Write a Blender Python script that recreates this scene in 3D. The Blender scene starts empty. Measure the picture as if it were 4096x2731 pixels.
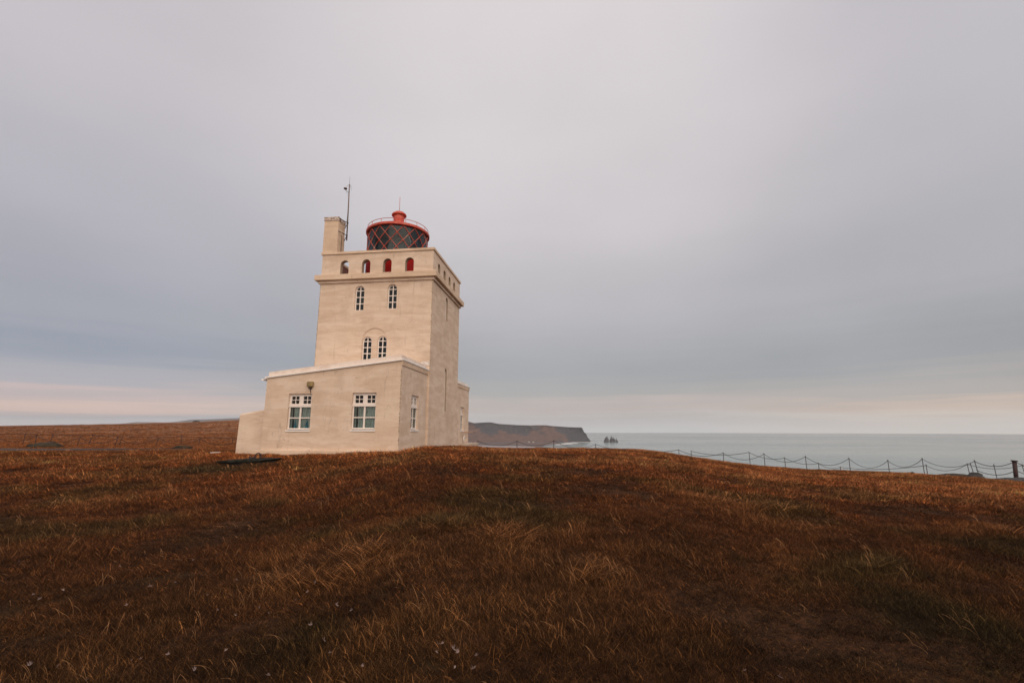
import bpy, bmesh, math, random
import numpy as np
from mathutils import Vector

# ------------------------------------------------------------------ camera, sky, sun, exposure
sc = bpy.context.scene
COL = sc.collection
R = math.radians
PITCH = math.atan((1718 - 1365.5) / 1880.0)
cam_d = bpy.data.cameras.new('camera'); cam = bpy.data.objects.new('camera', cam_d); COL.objects.link(cam)
cam_d.sensor_width = 36; cam_d.lens = 1880 / 4096 * 36
cam_d.clip_start = 0.1; cam_d.clip_end = 80000
cam.location = (0, 0, 0); cam.rotation_euler = (math.pi / 2 + PITCH, 0, 0)
sc.camera = cam
sc.view_settings.view_transform = 'Standard'; sc.view_settings.look = 'None'
sc.view_settings.exposure = 0.0; sc.view_settings.gamma = 1.0
SUN_AZ, SUN_EL = 160.0, 27.0            # clockwise from +Y
SUN_STRENGTH = 1.65


def lin(c):
    return tuple(((v / 255) / 12.92 if v / 255 <= 0.04045 else (((v / 255) + 0.055) / 1.055) ** 2.4) for v in c)


def make_world():
    w = bpy.data.worlds.new('World'); sc.world = w; w.use_nodes = True
    nt = w.node_tree; nt.nodes.clear(); N = nt.nodes.new; L = nt.links.new
    out = N('ShaderNodeOutputWorld'); bg = N('ShaderNodeBackground'); L(bg.outputs[0], out.inputs[0])
    tc = N('ShaderNodeTexCoord'); D = tc.outputs['Generated']
    sep = N('ShaderNodeSeparateXYZ'); L(D, sep.inputs[0])

    def M(op, a, b=None, c=None):
        n = N('ShaderNodeMath'); n.operation = op
        for i, v in enumerate((a, b, c)):
            if v is None: continue
            if isinstance(v, (int, float)): n.inputs[i].default_value = v
            else: L(v, n.inputs[i])
        return n.outputs[0]

    def noise(scale_vec, scale, detail=4, rough=.5, off=(0, 0, 0)):
        mp = N('ShaderNodeMapping'); mp.inputs['Scale'].default_value = scale_vec; mp.inputs['Location'].default_value = off
        L(D, mp.inputs[0]); n = N('ShaderNodeTexNoise'); n.inputs['Scale'].default_value = scale
        n.inputs['Detail'].default_value = detail; n.inputs['Roughness'].default_value = rough
        L(mp.outputs[0], n.inputs['Vector']); return n.outputs['Fac']

    def mapr(v, a, b, c=0., d=1.):
        n = N('ShaderNodeMapRange'); n.interpolation_type = 'SMOOTHSTEP'
        for i, x in enumerate((v, a, b, c, d)):
            if isinstance(x, (int, float)): n.inputs[i].default_value = x
            else: L(x, n.inputs[i])
        return n.outputs[0]

    def mix(f, a, b, mode='MIX'):
        n = N('ShaderNodeMix'); n.data_type = 'RGBA'; n.blend_type = mode
        for i, x in ((0, f), (6, a), (7, b)):
            if isinstance(x, (int, float)): n.inputs[i].default_value = x
            elif isinstance(x, tuple): n.inputs[i].default_value = (*x, 1)
            else: L(x, n.inputs[i])
        return n.outputs[2]

    def ramp(f, stops):
        n = N('ShaderNodeValToRGB'); cr = n.color_ramp; cr.interpolation = 'EASE'
        while len(cr.elements) < len(stops): cr.elements.new(0.5)
        for e, (p, c) in zip(cr.elements, stops): e.position = p; e.color = (*lin(c), 1)
        L(f, n.inputs[0]); return n.outputs[0]
    az = M('ARCTAN2', sep.outputs[0], sep.outputs[1])
    z = sep.outputs[2]
    # cloud layers lie flat: warp the height with noise that is stretched along the horizon
    n1 = noise((1, 1, 3.2), 2.0, 3, .45); n2 = noise((1, 1, 3), 2.0, 3, .5, (3, 1, 7)); n3 = noise((1, 1, 22), 2.8, 5, .55, (9, 4, 2))
    wl = M('MULTIPLY', M('MULTIPLY', M('SUBTRACT', n3, .5), mapr(z, .0, .12, .04, .10)), mapr(z, .34, .10, .0, 1.0))
    wh = M('MULTIPLY', M('SUBTRACT', n1, .5), mapr(z, .03, .4, .0, .13))
    zz = M('MAXIMUM', M('ADD', M('ADD', z, wl), wh), 0.0)
    t = M('MULTIPLY', zz, 1.25)
    S = 1.25
    left = ramp(t, [(0, (196, 192, 198)), (.018 * S, (184, 178, 184)), (.030 * S, (230, 198, 185)), (.048 * S, (200, 181, 179)),
                    (.08 * S, (171, 169, 177)), (.125 * S, (148, 154, 167)), (.19 * S, (162, 163, 172)), (.36 * S, (180, 177, 184)), (.58 * S, (197, 192, 196))])
    cen = ramp(t, [(0, (226, 230, 230)), (.016 * S, (206, 204, 203)), (.045 * S, (193, 181, 176)), (.08 * S, (168, 167, 167)),
                   (.125 * S, (158, 160, 164)), (.26 * S, (176, 174, 178)), (.42 * S, (196, 192, 195)), (.57 * S, (208, 203, 205)), (.75 * S, (214, 208, 210))])
    right = ramp(t, [(0, (250, 242, 228)), (.014 * S, (240, 228, 214)), (.036 * S, (214, 192, 176)), (.055 * S, (178, 172, 168)),
                     (.12 * S, (156, 158, 162)), (.25 * S, (173, 172, 176)), (.42 * S, (187, 184, 189)), (.57 * S, (193, 189, 194))])
    c = mix(mapr(az, R(-44), R(-8)), left, cen)
    c = mix(mapr(az, R(16), R(44)), c, right)
    # thin bright part of the cloud deck
    dot = N('ShaderNodeVectorMath'); dot.operation = 'DOT_PRODUCT'; L(D, dot.inputs[0])
    a0, e0 = R(5), R(37); dot.inputs[1].default_value = (math.sin(a0) * math.cos(e0), math.cos(a0) * math.cos(e0), math.sin(e0))
    glow = M('MULTIPLY', mapr(M('ADD', dot.outputs['Value'], M('MULTIPLY', M('SUBTRACT', n2, .5), .12)), .80, 1.0), .24)
    c = mix(glow, c, lin((230, 222, 222)))
    # soft billows
    nb = noise((1, 1, 1.7), 2.4, 5, .5, (5, 2, 1))
    br = M('ADD', M('MULTIPLY', M('SUBTRACT', nb, .5), .19), 1.07)
    nm = noise((1, 1, 2.0), 5.0, 5, .55, (1, 7, 3)); br = M('ADD', br, M('MULTIPLY', M('MULTIPLY', M('SUBTRACT', nm, .5), .13), mapr(z, .55, .05)))
    hz = mapr(z, .0, .07)
    br2 = M('ADD', M('MULTIPLY', M('SUBTRACT', br, 1.0), hz), 1.0)
    # the deck behind the photographer is thinner and warmer
    back = mapr(sep.outputs[1], .15, -.5)
    br3 = M('MULTIPLY', br2, M('ADD', M('MULTIPLY', back, BACK_SKY - 1), 1.0))
    cm = N('ShaderNodeVectorMath'); cm.operation = 'SCALE'; L(c, cm.inputs[0]); L(br3, cm.inputs['Scale'])
    warm = mix(back, cm.outputs[0], (1.0, .86, .70), 'MULTIPLY')
    sky = N('ShaderNodeTexSky'); sky.sky_type = 'NISHITA'; sky.sun_disc = False
    sky.sun_elevation = R(SUN_EL); sky.sun_rotation = R(SUN_AZ)
    sk = N('ShaderNodeVectorMath'); sk.operation = 'SCALE'; sk.inputs['Scale'].default_value = .1; L(sky.outputs[0], sk.inputs[0])
    final = mix(0.95, sk.outputs[0], warm)
    L(final, bg.inputs[0]); bg.inputs[1].default_value = 1.0


BACK_SKY = 1.85
make_world()
sd = bpy.data.lights.new('sun', 'SUN'); sun = bpy.data.objects.new('sun', sd); COL.objects.link(sun)
sd.energy = SUN_STRENGTH; sd.angle = R(75); sd.color = (1.0, .87, .72)
dv = Vector((math.sin(R(SUN_AZ)) * math.cos(R(SUN_EL)), math.cos(R(SUN_AZ)) * math.cos(R(SUN_EL)), math.sin(R(SUN_EL))))
sun.rotation_euler = dv.to_track_quat('Z', 'Y').to_euler()

# ------------------------------------------------------------------ helpers
random.seed(7); rng = np.random.default_rng(7)
CT, ST = math.cos(PITCH), math.sin(PITCH)


def ray(px, py):
    u, v = (px - 2048) / 1880.0, -(py - 1365.5) / 1880.0
    return u, CT - v * ST, ST + v * CT


def at(px, py, y):
    """world point at forward distance y seen at a photo pixel"""
    a, b, c = ray(px, py); return Vector((a / b * y, y, c / b * y))


def tag(o, label=None, cat=None, group=None, kind=None):
    if label: o['label'] = label
    if cat: o['category'] = cat
    if group: o['group'] = group
    if kind: o['kind'] = kind
    return o


def empty(name, loc, rz=0.0):
    o = bpy.data.objects.new(name, None); COL.objects.link(o); o.location = loc; o.rotation_euler = (0, 0, rz)
    o.empty_display_size = .3
    return o


class MB:
    def __init__(s): s.v = []; s.f = []; s.sm = []

    def add(s, vs, fs, smooth=False):
        n = len(s.v); s.v += [tuple(p) for p in vs]; s.f += [tuple(i + n for i in f) for f in fs]; s.sm += [smooth] * len(fs); return s

    def box(s, x0, x1, y0, y1, z0, z1):
        return s.hexa([(x0, y0, z0), (x1, y0, z0), (x1, y1, z0), (x0, y1, z0), (x0, y0, z1), (x1, y0, z1), (x1, y1, z1), (x0, y1, z1)])

    def hexa(s, c):
        return s.add(c, [(3, 2, 1, 0), (4, 5, 6, 7), (0, 1, 5, 4), (1, 2, 6, 5), (2, 3, 7, 6), (3, 0, 4, 7)])

    def tube(s, pts, r, n=8, closed=False):
        pts = [Vector(p) for p in pts]; m = len(pts)
        rr = r if isinstance(r, (list, tuple)) else [r] * m
        vs = []; up0 = None
        for i, p in enumerate(pts):
            a = pts[(i - 1) % m] if (closed or i > 0) else p; b = pts[(i + 1) % m] if (closed or i < m - 1) else p
            t = (b - a)
            t = t.normalized() if t.length > 1e-9 else Vector((0, 0, 1))
            if up0 is None:
                up0 = Vector((0, 0, 1)) if abs(t.z) < .9 else Vector((1, 0, 0))
            s1 = t.cross(up0)
            if s1.length < 1e-6: s1 = t.cross(Vector((0, 1, 0)))
            s1.normalize(); s2 = s1.cross(t).normalized(); up0 = s2
            for k in range(n):
                an = 2 * math.pi * k / n
                vs.append(p + (s1 * math.cos(an) + s2 * math.sin(an)) * rr[i])
        fs = []
        for i in range(m if closed else m - 1):
            j = (i + 1) % m
            for k in range(n):
                k2 = (k + 1) % n; fs.append((i * n + k, i * n + k2, j * n + k2, j * n + k))
        s.add(vs, fs, True)
        if not closed:
            b = len(s.v) - len(vs)
            s.f.append(tuple(b + k for k in reversed(range(n)))); s.f.append(tuple(b + (m - 1) * n + k for k in range(n))); s.sm += [False, False]
        return s

    def lathe(s, cx, cy, prof, n=48, a0=0, a1=2 * math.pi, smooth=True):
        full = abs(a1 - a0 - 2 * math.pi) < 1e-6; cols = n if full else n + 1
        vs = []
        for (r, z) in prof:
            for k in range(cols):
                a = a0 + (a1 - a0) * k / n; vs.append((cx + r * math.cos(a), cy + r * math.sin(a), z))
        fs = []
        for i in range(len(prof) - 1):
            for k in range(n):
                k2 = (k + 1) % cols; fs.append((i * cols + k, i * cols + k2, (i + 1) * cols + k2, (i + 1) * cols + k))
        return s.add(vs, fs, smooth)

    def prism(s, poly, axis, d0, d1):
        """poly in 2D (u,z) extruded along axis 'y' (u=x) or 'x' (u=y)"""
        n = len(poly)
        P = (lambda u, z, d: (u, d, z)) if axis == 'y' else (lambda u, z, d: (d, u, z))
        vs = [P(u, z, d0) for u, z in poly] + [P(u, z, d1) for u, z in poly]
        fs = [tuple(range(n)), tuple(reversed(range(n, 2 * n)))] + [(i, i + n, (i + 1) % n + n, (i + 1) % n) for i in range(n)]
        return s.add(vs, fs)

    def mesh(s, name, org=(0, 0, 0)):
        me = bpy.data.meshes.new(name)
        me.from_pydata([(p[0] - org[0], p[1] - org[1], p[2] - org[2]) for p in s.v], [], s.f)
        me.polygons.foreach_set('use_smooth', s.sm)
        bm = bmesh.new(); bm.from_mesh(me); bmesh.ops.recalc_face_normals(bm, faces=bm.faces); bm.to_mesh(me); bm.free()
        me.update(); return me

    def build(s, name, mat, parent=None, org=(0, 0, 0)):
        me = s.mesh(name, org); o = bpy.data.objects.new(name, me); COL.objects.link(o)
        if mat: me.materials.append(mat)
        if parent: o.parent = parent
        return o


def boolean(o, cutters):
    """cut the cutters (MB list, same local frame) out of o"""
    tmp = []
    for c in cutters:
        co = bpy.data.objects.new('cut', c.mesh('cut', ORG)); COL.objects.link(co); co.parent = o.parent; tmp.append(co)
        m = o.modifiers.new('b', 'BOOLEAN'); m.operation = 'DIFFERENCE'; m.solver = 'EXACT'; m.object = co
    bpy.context.view_layer.update()
    dg = bpy.context.evaluated_depsgraph_get()
    me = bpy.data.meshes.new_from_object(o.evaluated_get(dg))
    o.modifiers.clear(); o.data = me
    for co in tmp:
        bpy.data.objects.remove(co)
    for p in me.polygons: p.use_smooth = False
    return o


def bevel(o, w=.012, seg=2):
    m = o.modifiers.new('bevel', 'BEVEL'); m.width = w; m.segments = seg; m.limit_method = 'ANGLE'; m.angle_limit = R(40); return o


def smooth_step(t): t = np.clip(t, 0, 1); return t * t * (3 - 2 * t)


def _hash(ix, iy, seed):
    h = (ix.astype(np.int64) * 374761393 + iy.astype(np.int64) * 668265263 + seed * 1442695041) & 0x7fffffff
    h = ((h ^ (h >> 13)) * 1274126177) & 0x7fffffff
    h = (h ^ (h >> 16)) & 0xffff
    return h / 65535.0


def vnoise(x, y, seed=0):
    x = np.asarray(x, float); y = np.asarray(y, float)
    ix = np.floor(x); iy = np.floor(y); fx = smooth_step(x - ix); fy = smooth_step(y - iy)
    a = _hash(ix, iy, seed); b = _hash(ix + 1, iy, seed); c = _hash(ix, iy + 1, seed); d = _hash(ix + 1, iy + 1, seed)
    return (a * (1 - fx) + b * fx) * (1 - fy) + (c * (1 - fx) + d * fx) * fy - .5


def fbm(x, y, sc_, oct=4, seed=0, gain=.5):
    s = 0; a = 1.0; t = 0
    for i in range(oct):
        s = s + a * vnoise(np.asarray(x) / sc_ * 2 ** i, np.asarray(y) / sc_ * 2 ** i, seed + i * 17); t += a; a *= gain
    return s / t * 2          # about -1..1


# ------------------------------------------------------------------ materials
class NT:
    def __init__(s, name):
        s.m = bpy.data.materials.new(name); s.m.use_nodes = True; s.nt = s.m.node_tree; s.b = s.nt.nodes['Principled BSDF']
        s.out = s.nt.nodes['Material Output']; s.N = s.nt.nodes.new; s.L = s.nt.links.new
        s.tc = None

    def co(s, kind='Object'):
        if not s.tc: s.tc = s.N('ShaderNodeTexCoord')
        return s.tc.outputs[kind]

    def noise(s, scale, detail=4, rough=.55, stretch=(1, 1, 1), off=(0, 0, 0), dist=0, kind='Object'):
        mp = s.N('ShaderNodeMapping'); mp.inputs['Scale'].default_value = stretch; mp.inputs['Location'].default_value = off
        s.L(s.co(kind), mp.inputs[0]); n = s.N('ShaderNodeTexNoise'); n.inputs['Scale'].default_value = scale
        n.inputs['Detail'].default_value = detail; n.inputs['Roughness'].default_value = rough; n.inputs['Distortion'].default_value = dist
        s.L(mp.outputs[0], n.inputs['Vector']); return n.outputs['Fac']

    def put(s, n, i, v):
        if isinstance(v, (int, float)): n.inputs[i].default_value = v
        elif isinstance(v, tuple): n.inputs[i].default_value = (*v, 1) if len(v) == 3 and n.inputs[i].type == 'RGBA' else v
        else: s.L(v, n.inputs[i])

    def mix(s, f, a, b, mode='MIX'):
        n = s.N('ShaderNodeMix'); n.data_type = 'RGBA'; n.blend_type = mode
        s.put(n, 0, f); s.put(n, 6, a); s.put(n, 7, b); return n.outputs[2]

    def rng(s, v, a, b, c=0., d=1.):
        n = s.N('ShaderNodeMapRange'); n.interpolation_type = 'SMOOTHSTEP'
        for i, x in enumerate((v, a, b, c, d)): s.put(n, i, x)
        return n.outputs[0]

    def math(s, op, a, b=0.0):
        n = s.N('ShaderNodeMath'); n.operation = op; s.put(n, 0, a); s.put(n, 1, b); return n.outputs[0]

    def bump(s, h, strength=.3, dist=.02, prev=None):
        n = s.N('ShaderNodeBump'); n.inputs['Strength'].default_value = strength; n.inputs['Distance'].default_value = dist
        s.L(h, n.inputs['Height'])
        if prev: s.L(prev, n.inputs['Normal'])
        return n.outputs[0]

    def done(s, col, rough=.8, normal=None, metal=0., spec=.3):
        s.put(s.b, s.b.inputs.find('Base Color'), col); s.put(s.b, s.b.inputs.find('Roughness'), rough)
        s.b.inputs['Metallic'].default_value = metal; s.b.inputs['Specular IOR Level'].default_value = spec
        if normal: s.L(normal, s.b.inputs['Normal'])
        return s.m


def plaster(name, base=(.645, .492, .378), light=(.75, .61, .50), dirt=(.33, .235, .15), stain=.55):
    t = NT(name)
    a = t.noise(.8, 6, .62, (.8, .8, 3.6), dist=.6)       # long trowel strokes
    b = t.noise(1.6, 6, .66, (1.0, 1.0, 7), (3, 3, 3), dist=.7)
    c = t.noise(.9, 4, .6, (1, 1, .6), (7, 1, 2))         # big blotches
    d = t.noise(9, 4, .7, (1, 1, 2), (1, 5, 2))
    col = t.mix(t.rng(a, .35, .65), base, light)
    col = t.mix(t.rng(b, .55, .75, 0, .30), col, dirt)
    col = t.mix(t.rng(c, .48, .66, 0, .28), col, (.48, .36, .27))
    col = t.mix(t.rng(c, .30, .46, .28, 0), col, (.78, .64, .50))
    # thin vertical run marks and ticks
    e = t.noise(2.2, 7, .75, (1.9, 1.9, .5), (2, 9, 4), dist=.8)
    col = t.mix(t.rng(e, .58, .70, 0, stain), col, (.36, .28, .21))
    g = t.noise(3.6, 7, .8, (1, 1, 1.3), (6, 6, 1), dist=1.2)
    col = t.mix(t.rng(g, .62, .70, 0, .8), col, (.27, .19, .14))
    vr = t.noise(1.5, 5, .7, (4.5, 4.5, .28), (5, 5, 5), dist=.25)
    col = t.mix(t.rng(vr, .60, .74, 0, .42), col, (.40, .30, .21))
    sp = t.noise(1.3, 3, .6, (1, 1, .9), (4, 8, 8))
    spots = t.math('MULTIPLY', t.rng(sp, .56, .68), t.rng(d, .56, .66))
    col = t.mix(t.math('MULTIPLY', spots, .55), col, (.22, .12, .08))
    h = t.math('ADD', t.math('MULTIPLY', a, .8), t.math('MULTIPLY', b, .6))
    nrm = t.bump(h, .30, .03); nrm = t.bump(d, .22, .015, nrm)
    return t.done(col, .86, nrm, spec=.2)


def weathered_edge(name):
    return plaster(name, (.64, .475, .35), (.74, .57, .435), (.28, .205, .14), .8)


def simple(name, col, rough=.6, col2=None, scale=8, metal=0., bump=0, spec=.4, stretch=(1, 1, 1), lo=.4, hi=.65):
    t = NT(name); c = col
    if col2:
        n = t.noise(scale, 5, .6, stretch); c = t.mix(t.rng(n, lo, hi), col, col2)
        nr = t.bump(n, bump, .02) if bump else None
    else: nr = None
    return t.done(c, rough, nr, metal, spec)


def glass(name, tint=(.64, .75, .76), refl=.9):
    t = NT(name); N = t.N
    tr = N('ShaderNodeBsdfTransparent'); tr.inputs[0].default_value = (*tint, 1)
    gl = N('ShaderNodeBsdfGlossy'); gl.inputs['Roughness'].default_value = .06; gl.inputs[0].default_value = (refl, refl, refl, 1)
    fr = N('ShaderNodeFresnel'); fr.inputs[0].default_value = 1.45
    mx = N('ShaderNodeMixShader'); t.L(fr.outputs[0], mx.inputs[0]); t.L(tr.outputs[0], mx.inputs[1]); t.L(gl.outputs[0], mx.inputs[2])
    t.L(mx.outputs[0], t.out.inputs[0]); t.nt.nodes.remove(t.b); return t.m


M = {}
M['plaster'] = plaster('cream_plaster')
M['plaster2'] = weathered_edge('weathered_plaster')
M['roofpaint'] = simple('pale_roof_paint', (.80, .70, .63), .7, (.70, .58, .50), 2, bump=.1)
M['trim'] = simple('white_trim', (.88, .83, .80), .5, (.76, .70, .64), 3, lo=.5, hi=.8)
M['frame'] = simple('white_window_paint', (.82, .74, .69), .5, (.68, .58, .52), 14, lo=.55, hi=.8)
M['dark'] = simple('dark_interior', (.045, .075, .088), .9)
M['glass'] = glass('window_glass')
M['lglass'] = glass('lantern_glass', (.66, .82, .88), .8)
M['teal'] = simple('dull_teal_lining', (.15, .36, .46), .7, (.22, .44, .53), 2)
M['curtain'] = simple('white_curtain', (.66, .66, .61), .9, (.50, .52, .49), 5)
M['reveal'] = plaster('shaded_reveal', (.36, .28, .21), (.44, .34, .26))  # same plaster, with the shade inside the openings put into its colour
M['wear'] = simple('worn_plaster_edge', (.36, .27, .20), .9, (.62, .48, .36), 9)
M['innercoat'] = simple('red_brown_coat', (.20, .085, .07), .8, (.26, .13, .10), 3)
M['bluevase'] = simple('blue_glass_vase', (.03, .20, .28), .2)
M['red'] = simple('red_paint', (.52, .062, .040), .5, (.60, .14, .095), 3.5, bump=.05)
M['redbright'] = simple('red_drum_paint', (.55, .02, .018), .45, (.42, .03, .03), 4)
M['redroof'] = simple('lit_red_roof', (.80, .40, .33), .4, (.68, .24, .18), 1.6)  # paler than the rim: light falling on the cone is put into its colour
M['lattice'] = simple('peeling_red_bars', (.56, .10, .065), .6, (.55, .38, .31), 5, lo=.56, hi=.66)
M['steel'] = simple('dull_steel', (.13, .115, .11), .55, (.24, .13, .09), 9, metal=.3)
M['blacksteel'] = simple('dark_iron', (.035, .035, .04), .6, (.10, .05, .035), 14)
M['lens'] = simple('dark_lens', (.015, .035, .042), .35)
M['rust'] = simple('rusty_pipe', (.62, .42, .30), .6, (.33, .12, .05), 6)
M['capwhite'] = simple('flaking_white_cap', (.62, .53, .47), .7, (.17, .07, .05), 14, lo=.52, hi=.58)
M['lampbox'] = simple('yellowed_plastic', (.32, .23, .10), .6, (.22, .16, .08), 10)
M['concrete'] = simple('wet_dark_concrete', (.014, .014, .011), .95, (.034, .036, .030), 5, bump=.4, spec=.1)
M['paleconcrete'] = simple('pale_concrete', (.55, .45, .37), .85, (.42, .33, .26), 5, bump=.2)
M['rock'] = simple('dark_rock', (.028, .027, .028), .85, (.06, .055, .05), 3, bump=.6)
M['mossrock'] = simple('mossy_dark_mound', (.020, .018, .010), .9, (.055, .034, .016), 2.5, bump=.6)
M['rope'] = simple('dark_rope', (.03, .022, .024), .8)
M['post'] = simple('rusty_iron_post', (.060, .028, .026), .7, (.03, .022, .025), 8)
M['flash'] = simple('torn_white_flashing', (.80, .76, .74), .5, (.6, .52, .46), 9)

# ------------------------------------------------------------------ terrain
HCAM = 1.55
# skyline of the near hill in photo pixels, right of the lighthouse
_sk = [(1300, 1810), (1600, 1808), (1714, 1788), (1800, 1791), (1885, 1795), (2050, 1799), (2250, 1799), (2400, 1798), (2565, 1803), (2640, 1811), (2720, 1825), (2854, 1846), (3045, 1869), (3236, 1882),
       (3400, 1888), (3554, 1895), (3713, 1903), (3900, 1916), (4095, 1933), (4600, 1972), (5500, 2040)]
SU = np.array([ray(*p)[0] / ray(*p)[1] for p in _sk]); SZ = np.array([ray(*p)[2] / ray(*p)[1] for p in _sk])
FU = np.array([-.2, 0.0, .10, .25, .36, .50, .66, .80, .95, 1.1, 1.7]); FY = np.array([80, 82, 83, 72, 64, 55, 49, 42, 36, 33, 30.])
RCU = np.array([-.2, -.05, .1, .3, .6, 1., 1.7]); RCY = np.array([25, 26, 30, 32, 30, 27, 22.])
LY = np.array([0, 6, 10, 14, 18, 21, 24, 28, 33, 40, 53, 80, 150, 260, 420, 600, 1000, 3000.])
LZ = np.array([-1.55, -1.42, -1.33, -1.24, -1.12, -1.04, -1.12, -1.40, -1.62, -1.70, -1.80, -1.9, -1.2, .35, 0, -6, -30, -118.])


def cells(x, y):
    return None


def ground_z(x, y, rough=True):
    x = np.asarray(x, float); y = np.asarray(y, float)
    r = np.hypot(x, y); az = np.arctan2(x, y); azc = np.clip(az, -R(58), R(58))
    yy = np.maximum(r * np.cos(azc), 1e-3); u = np.tan(azc)
    # right side
    s = np.interp(u, SU, SZ); rc = np.interp(u, RCU, RCY); fy = np.interp(u, FU, FY)
    h = HCAM * np.clip(1 - yy / rc, 0, 1) ** 2
    e = np.clip((yy - rc) / (fy - rc), 0, 1) ** 2 * .10
    zr = s * yy - h - e
    d = np.clip(yy - fy - 3.5, 0, None)
    zr = zr - np.minimum(d * .35 + d * d * .06, 140)
    zr = np.maximum(zr, -126)
    # left side
    lz = np.interp(yy, LY, LZ)
    crest = np.interp(u, [-1.7, -1.08, -.95, -.80, -.68, -.58, -.45, -.2], [2.8, 2.9, 3.6, 4.4, 5.6, 7.6, 8.8, 9.0])
    lz = lz + crest * smooth_step((yy - 110) / 300.) * (1 - smooth_step((yy - 430) / 500.))
    w = smooth_step((u + .43) / .23)            # 0 left .. 1 right
    z = lz * (1 - w) + zr * w
    wb = smooth_step((np.abs(az) - R(100)) / R(60))
    z = z * (1 - wb) + (-1.6 - .0 * r) * wb
    if rough:
        near = np.clip(r / 6, .3, 1)
        cliff = (z > -8)
        n = (fbm(x, y, 2.6, 3, 3) * .045 + fbm(x, y, 6.5, 2, 9) * .022) * (1 - .5 * smooth_step((r - 12) / 10.)) + fbm(x, y, .9, 2, 13) * .025 * (r < 30)
        far = (fbm(x, y, 55, 3, 21) * .8 + fbm(x, y, 14, 3, 27) * .35) * smooth_step((yy - 90) / 120.) * (1 - w)
        # keep the ground level beside the walls
        bx = (x + 6.0) ; by = (y - 22.5)
        flat = smooth_step((np.hypot(bx * .8, by) - 5.5) / 4.0) * .85 + .15
        z = z + n * near * flat * cliff + far
        # hollow in front of the concrete slab
        hx, hy = SLAB[0] - .15, SLAB[1] - 1.15
        z = z - .13 * np.exp(-(((x - hx) / 1.35) ** 2 + ((y - hy) / .8) ** 2))
    return z


SLAB = at(985, 1836, 16.6)
B = Vector((-3.95, 22.45, 0)); PHI = R(7.2)
ZB = -.85; ORG = (0, 0, ZB)


def to_local(x, y):
    dx, dy = x - B.x, y - B.y
    return dx * math.cos(PHI) - dy * math.sin(PHI), dx * math.sin(PHI) + dy * math.cos(PHI)


def make_ground():
    az = np.concatenate([np.radians(np.linspace(-180, -52, 60, endpoint=False)), np.radians(np.linspace(-52, 52, 620, endpoint=False)), np.radians(np.linspace(52, 180, 60, endpoint=False))])
    r = np.concatenate([[.4], np.geomspace(1.2, 60, 330), np.geomspace(61, 3500, 190)])
    A, RR = np.meshgrid(az, r); X = RR * np.sin(A); Y = RR * np.cos(A); Z = ground_z(X, Y)
    nA, nR = len(az), len(r)
    v = np.stack([X, Y, Z], -1).reshape(-1, 3)
    i, j = np.meshgrid(np.arange(nR - 1), np.arange(nA), indexing='ij'); j2 = (j + 1) % nA
    f = np.stack([i * nA + j, i * nA + j2, (i + 1) * nA + j2, (i + 1) * nA + j], -1).reshape(-1, 4)
    me = bpy.data.meshes.new('ground'); me.from_pydata(v.tolist(), [], f.tolist()); me.polygons.foreach_set('use_smooth', [True] * len(me.polygons))
    o = bpy.data.objects.new('ground', me); COL.objects.link(o); tag(o, kind='structure')
    t = NT('heath_ground')
    a = t.noise(.9, 6, .65, (.7, 1, 1)); b = t.noise(11, 5, .7); c = t.noise(.16, 5, .6, (.35, 1, 1), (4, 2, 0)); d = t.noise(.03, 6, .65, (.25, 1, 1))
    col = t.mix(t.rng(b, .3, .7), (.022, .011, .005), (.085, .034, .014))
    col = t.mix(t.rng(a, .45, .68, 0, .6), col, (.035, .026, .010))
    far = t.mix(t.rng(c, .35, .65), (.13, .048, .020), (.31, .140, .062))
    far = t.mix(t.rng(d, .46, .60, 0, .8), far, (.11, .045, .022))
    f2 = t.noise(.12, 7, .75, (.35, 1, 1), (8, 1, 0)); far = t.mix(t.rng(f2, .53, .62, 0, .75), far, (.060, .030, .017))
    f3 = t.noise(.35, 5, .7, (.5, 1, 1), (1, 1, 9)); far = t.mix(t.rng(f3, .50, .62, 0, .55), far, (.40, .21, .11))
    far = t.mix(t.rng(a, .56, .75, 0, .55), far, (.07, .032, .018))
    sp = t.N('ShaderNodeSeparateXYZ'); t.L(t.co(), sp.inputs[0])
    ff = t.math('MULTIPLY', t.rng(sp.outputs[1], 30, 60), t.rng(sp.outputs[0], -8, -22))
    col = t.mix(ff, col, far)
    # bare rock on the sea cliff
    geo = t.N('ShaderNodeNewGeometry'); sn = t.N('ShaderNodeSeparateXYZ'); t.L(geo.outputs['Normal'], sn.inputs[0])
    col = t.mix(t.rng(sn.outputs[2], .93, .80), col, (.04, .035, .032))
    me.materials.append(t.done(col, .95, t.bump(t.math('ADD', b, a), .5, .06), spec=.1))


make_ground()


def sheet(name, pts, mat, z=None, lift=.0, kind='structure', drape=False, nx=40):
    """closed outline of world xy points filled and optionally draped on the ground"""
    bm = bmesh.new(); vs = [bm.verts.new((p[0], p[1], 0)) for p in pts]; bm.faces.new(vs)
    bmesh.ops.triangulate(bm, faces=bm.faces)
    if drape:
        for _ in range(4): bmesh.ops.subdivide_edges(bm, edges=bm.edges, cuts=1, use_grid_fill=True)
    for v in bm.verts:
        v.co.z = (float(ground_z(v.co.x, v.co.y)) + lift) if drape else z
    bmesh.ops.recalc_face_normals(bm, faces=bm.faces)
    me = bpy.data.meshes.new(name); bm.to_mesh(me); bm.free(); me.materials.append(mat)
    o = bpy.data.objects.new(name, me); COL.objects.link(o); return tag(o, kind=kind)


# gravel path on the left: a band between two photo rows, lying on the ground
t = NT('blue_grey_gravel'); g1 = t.noise(3, 6, .7, (.5, 1, 1)); g2 = t.noise(25, 3, .7)
M['gravel'] = t.done(t.mix(t.rng(g1, .45, .62), t.mix(g2, (.028, .032, .040), (.060, .066, .080)), (.07, .034, .018)), .9, spec=.2)


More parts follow.
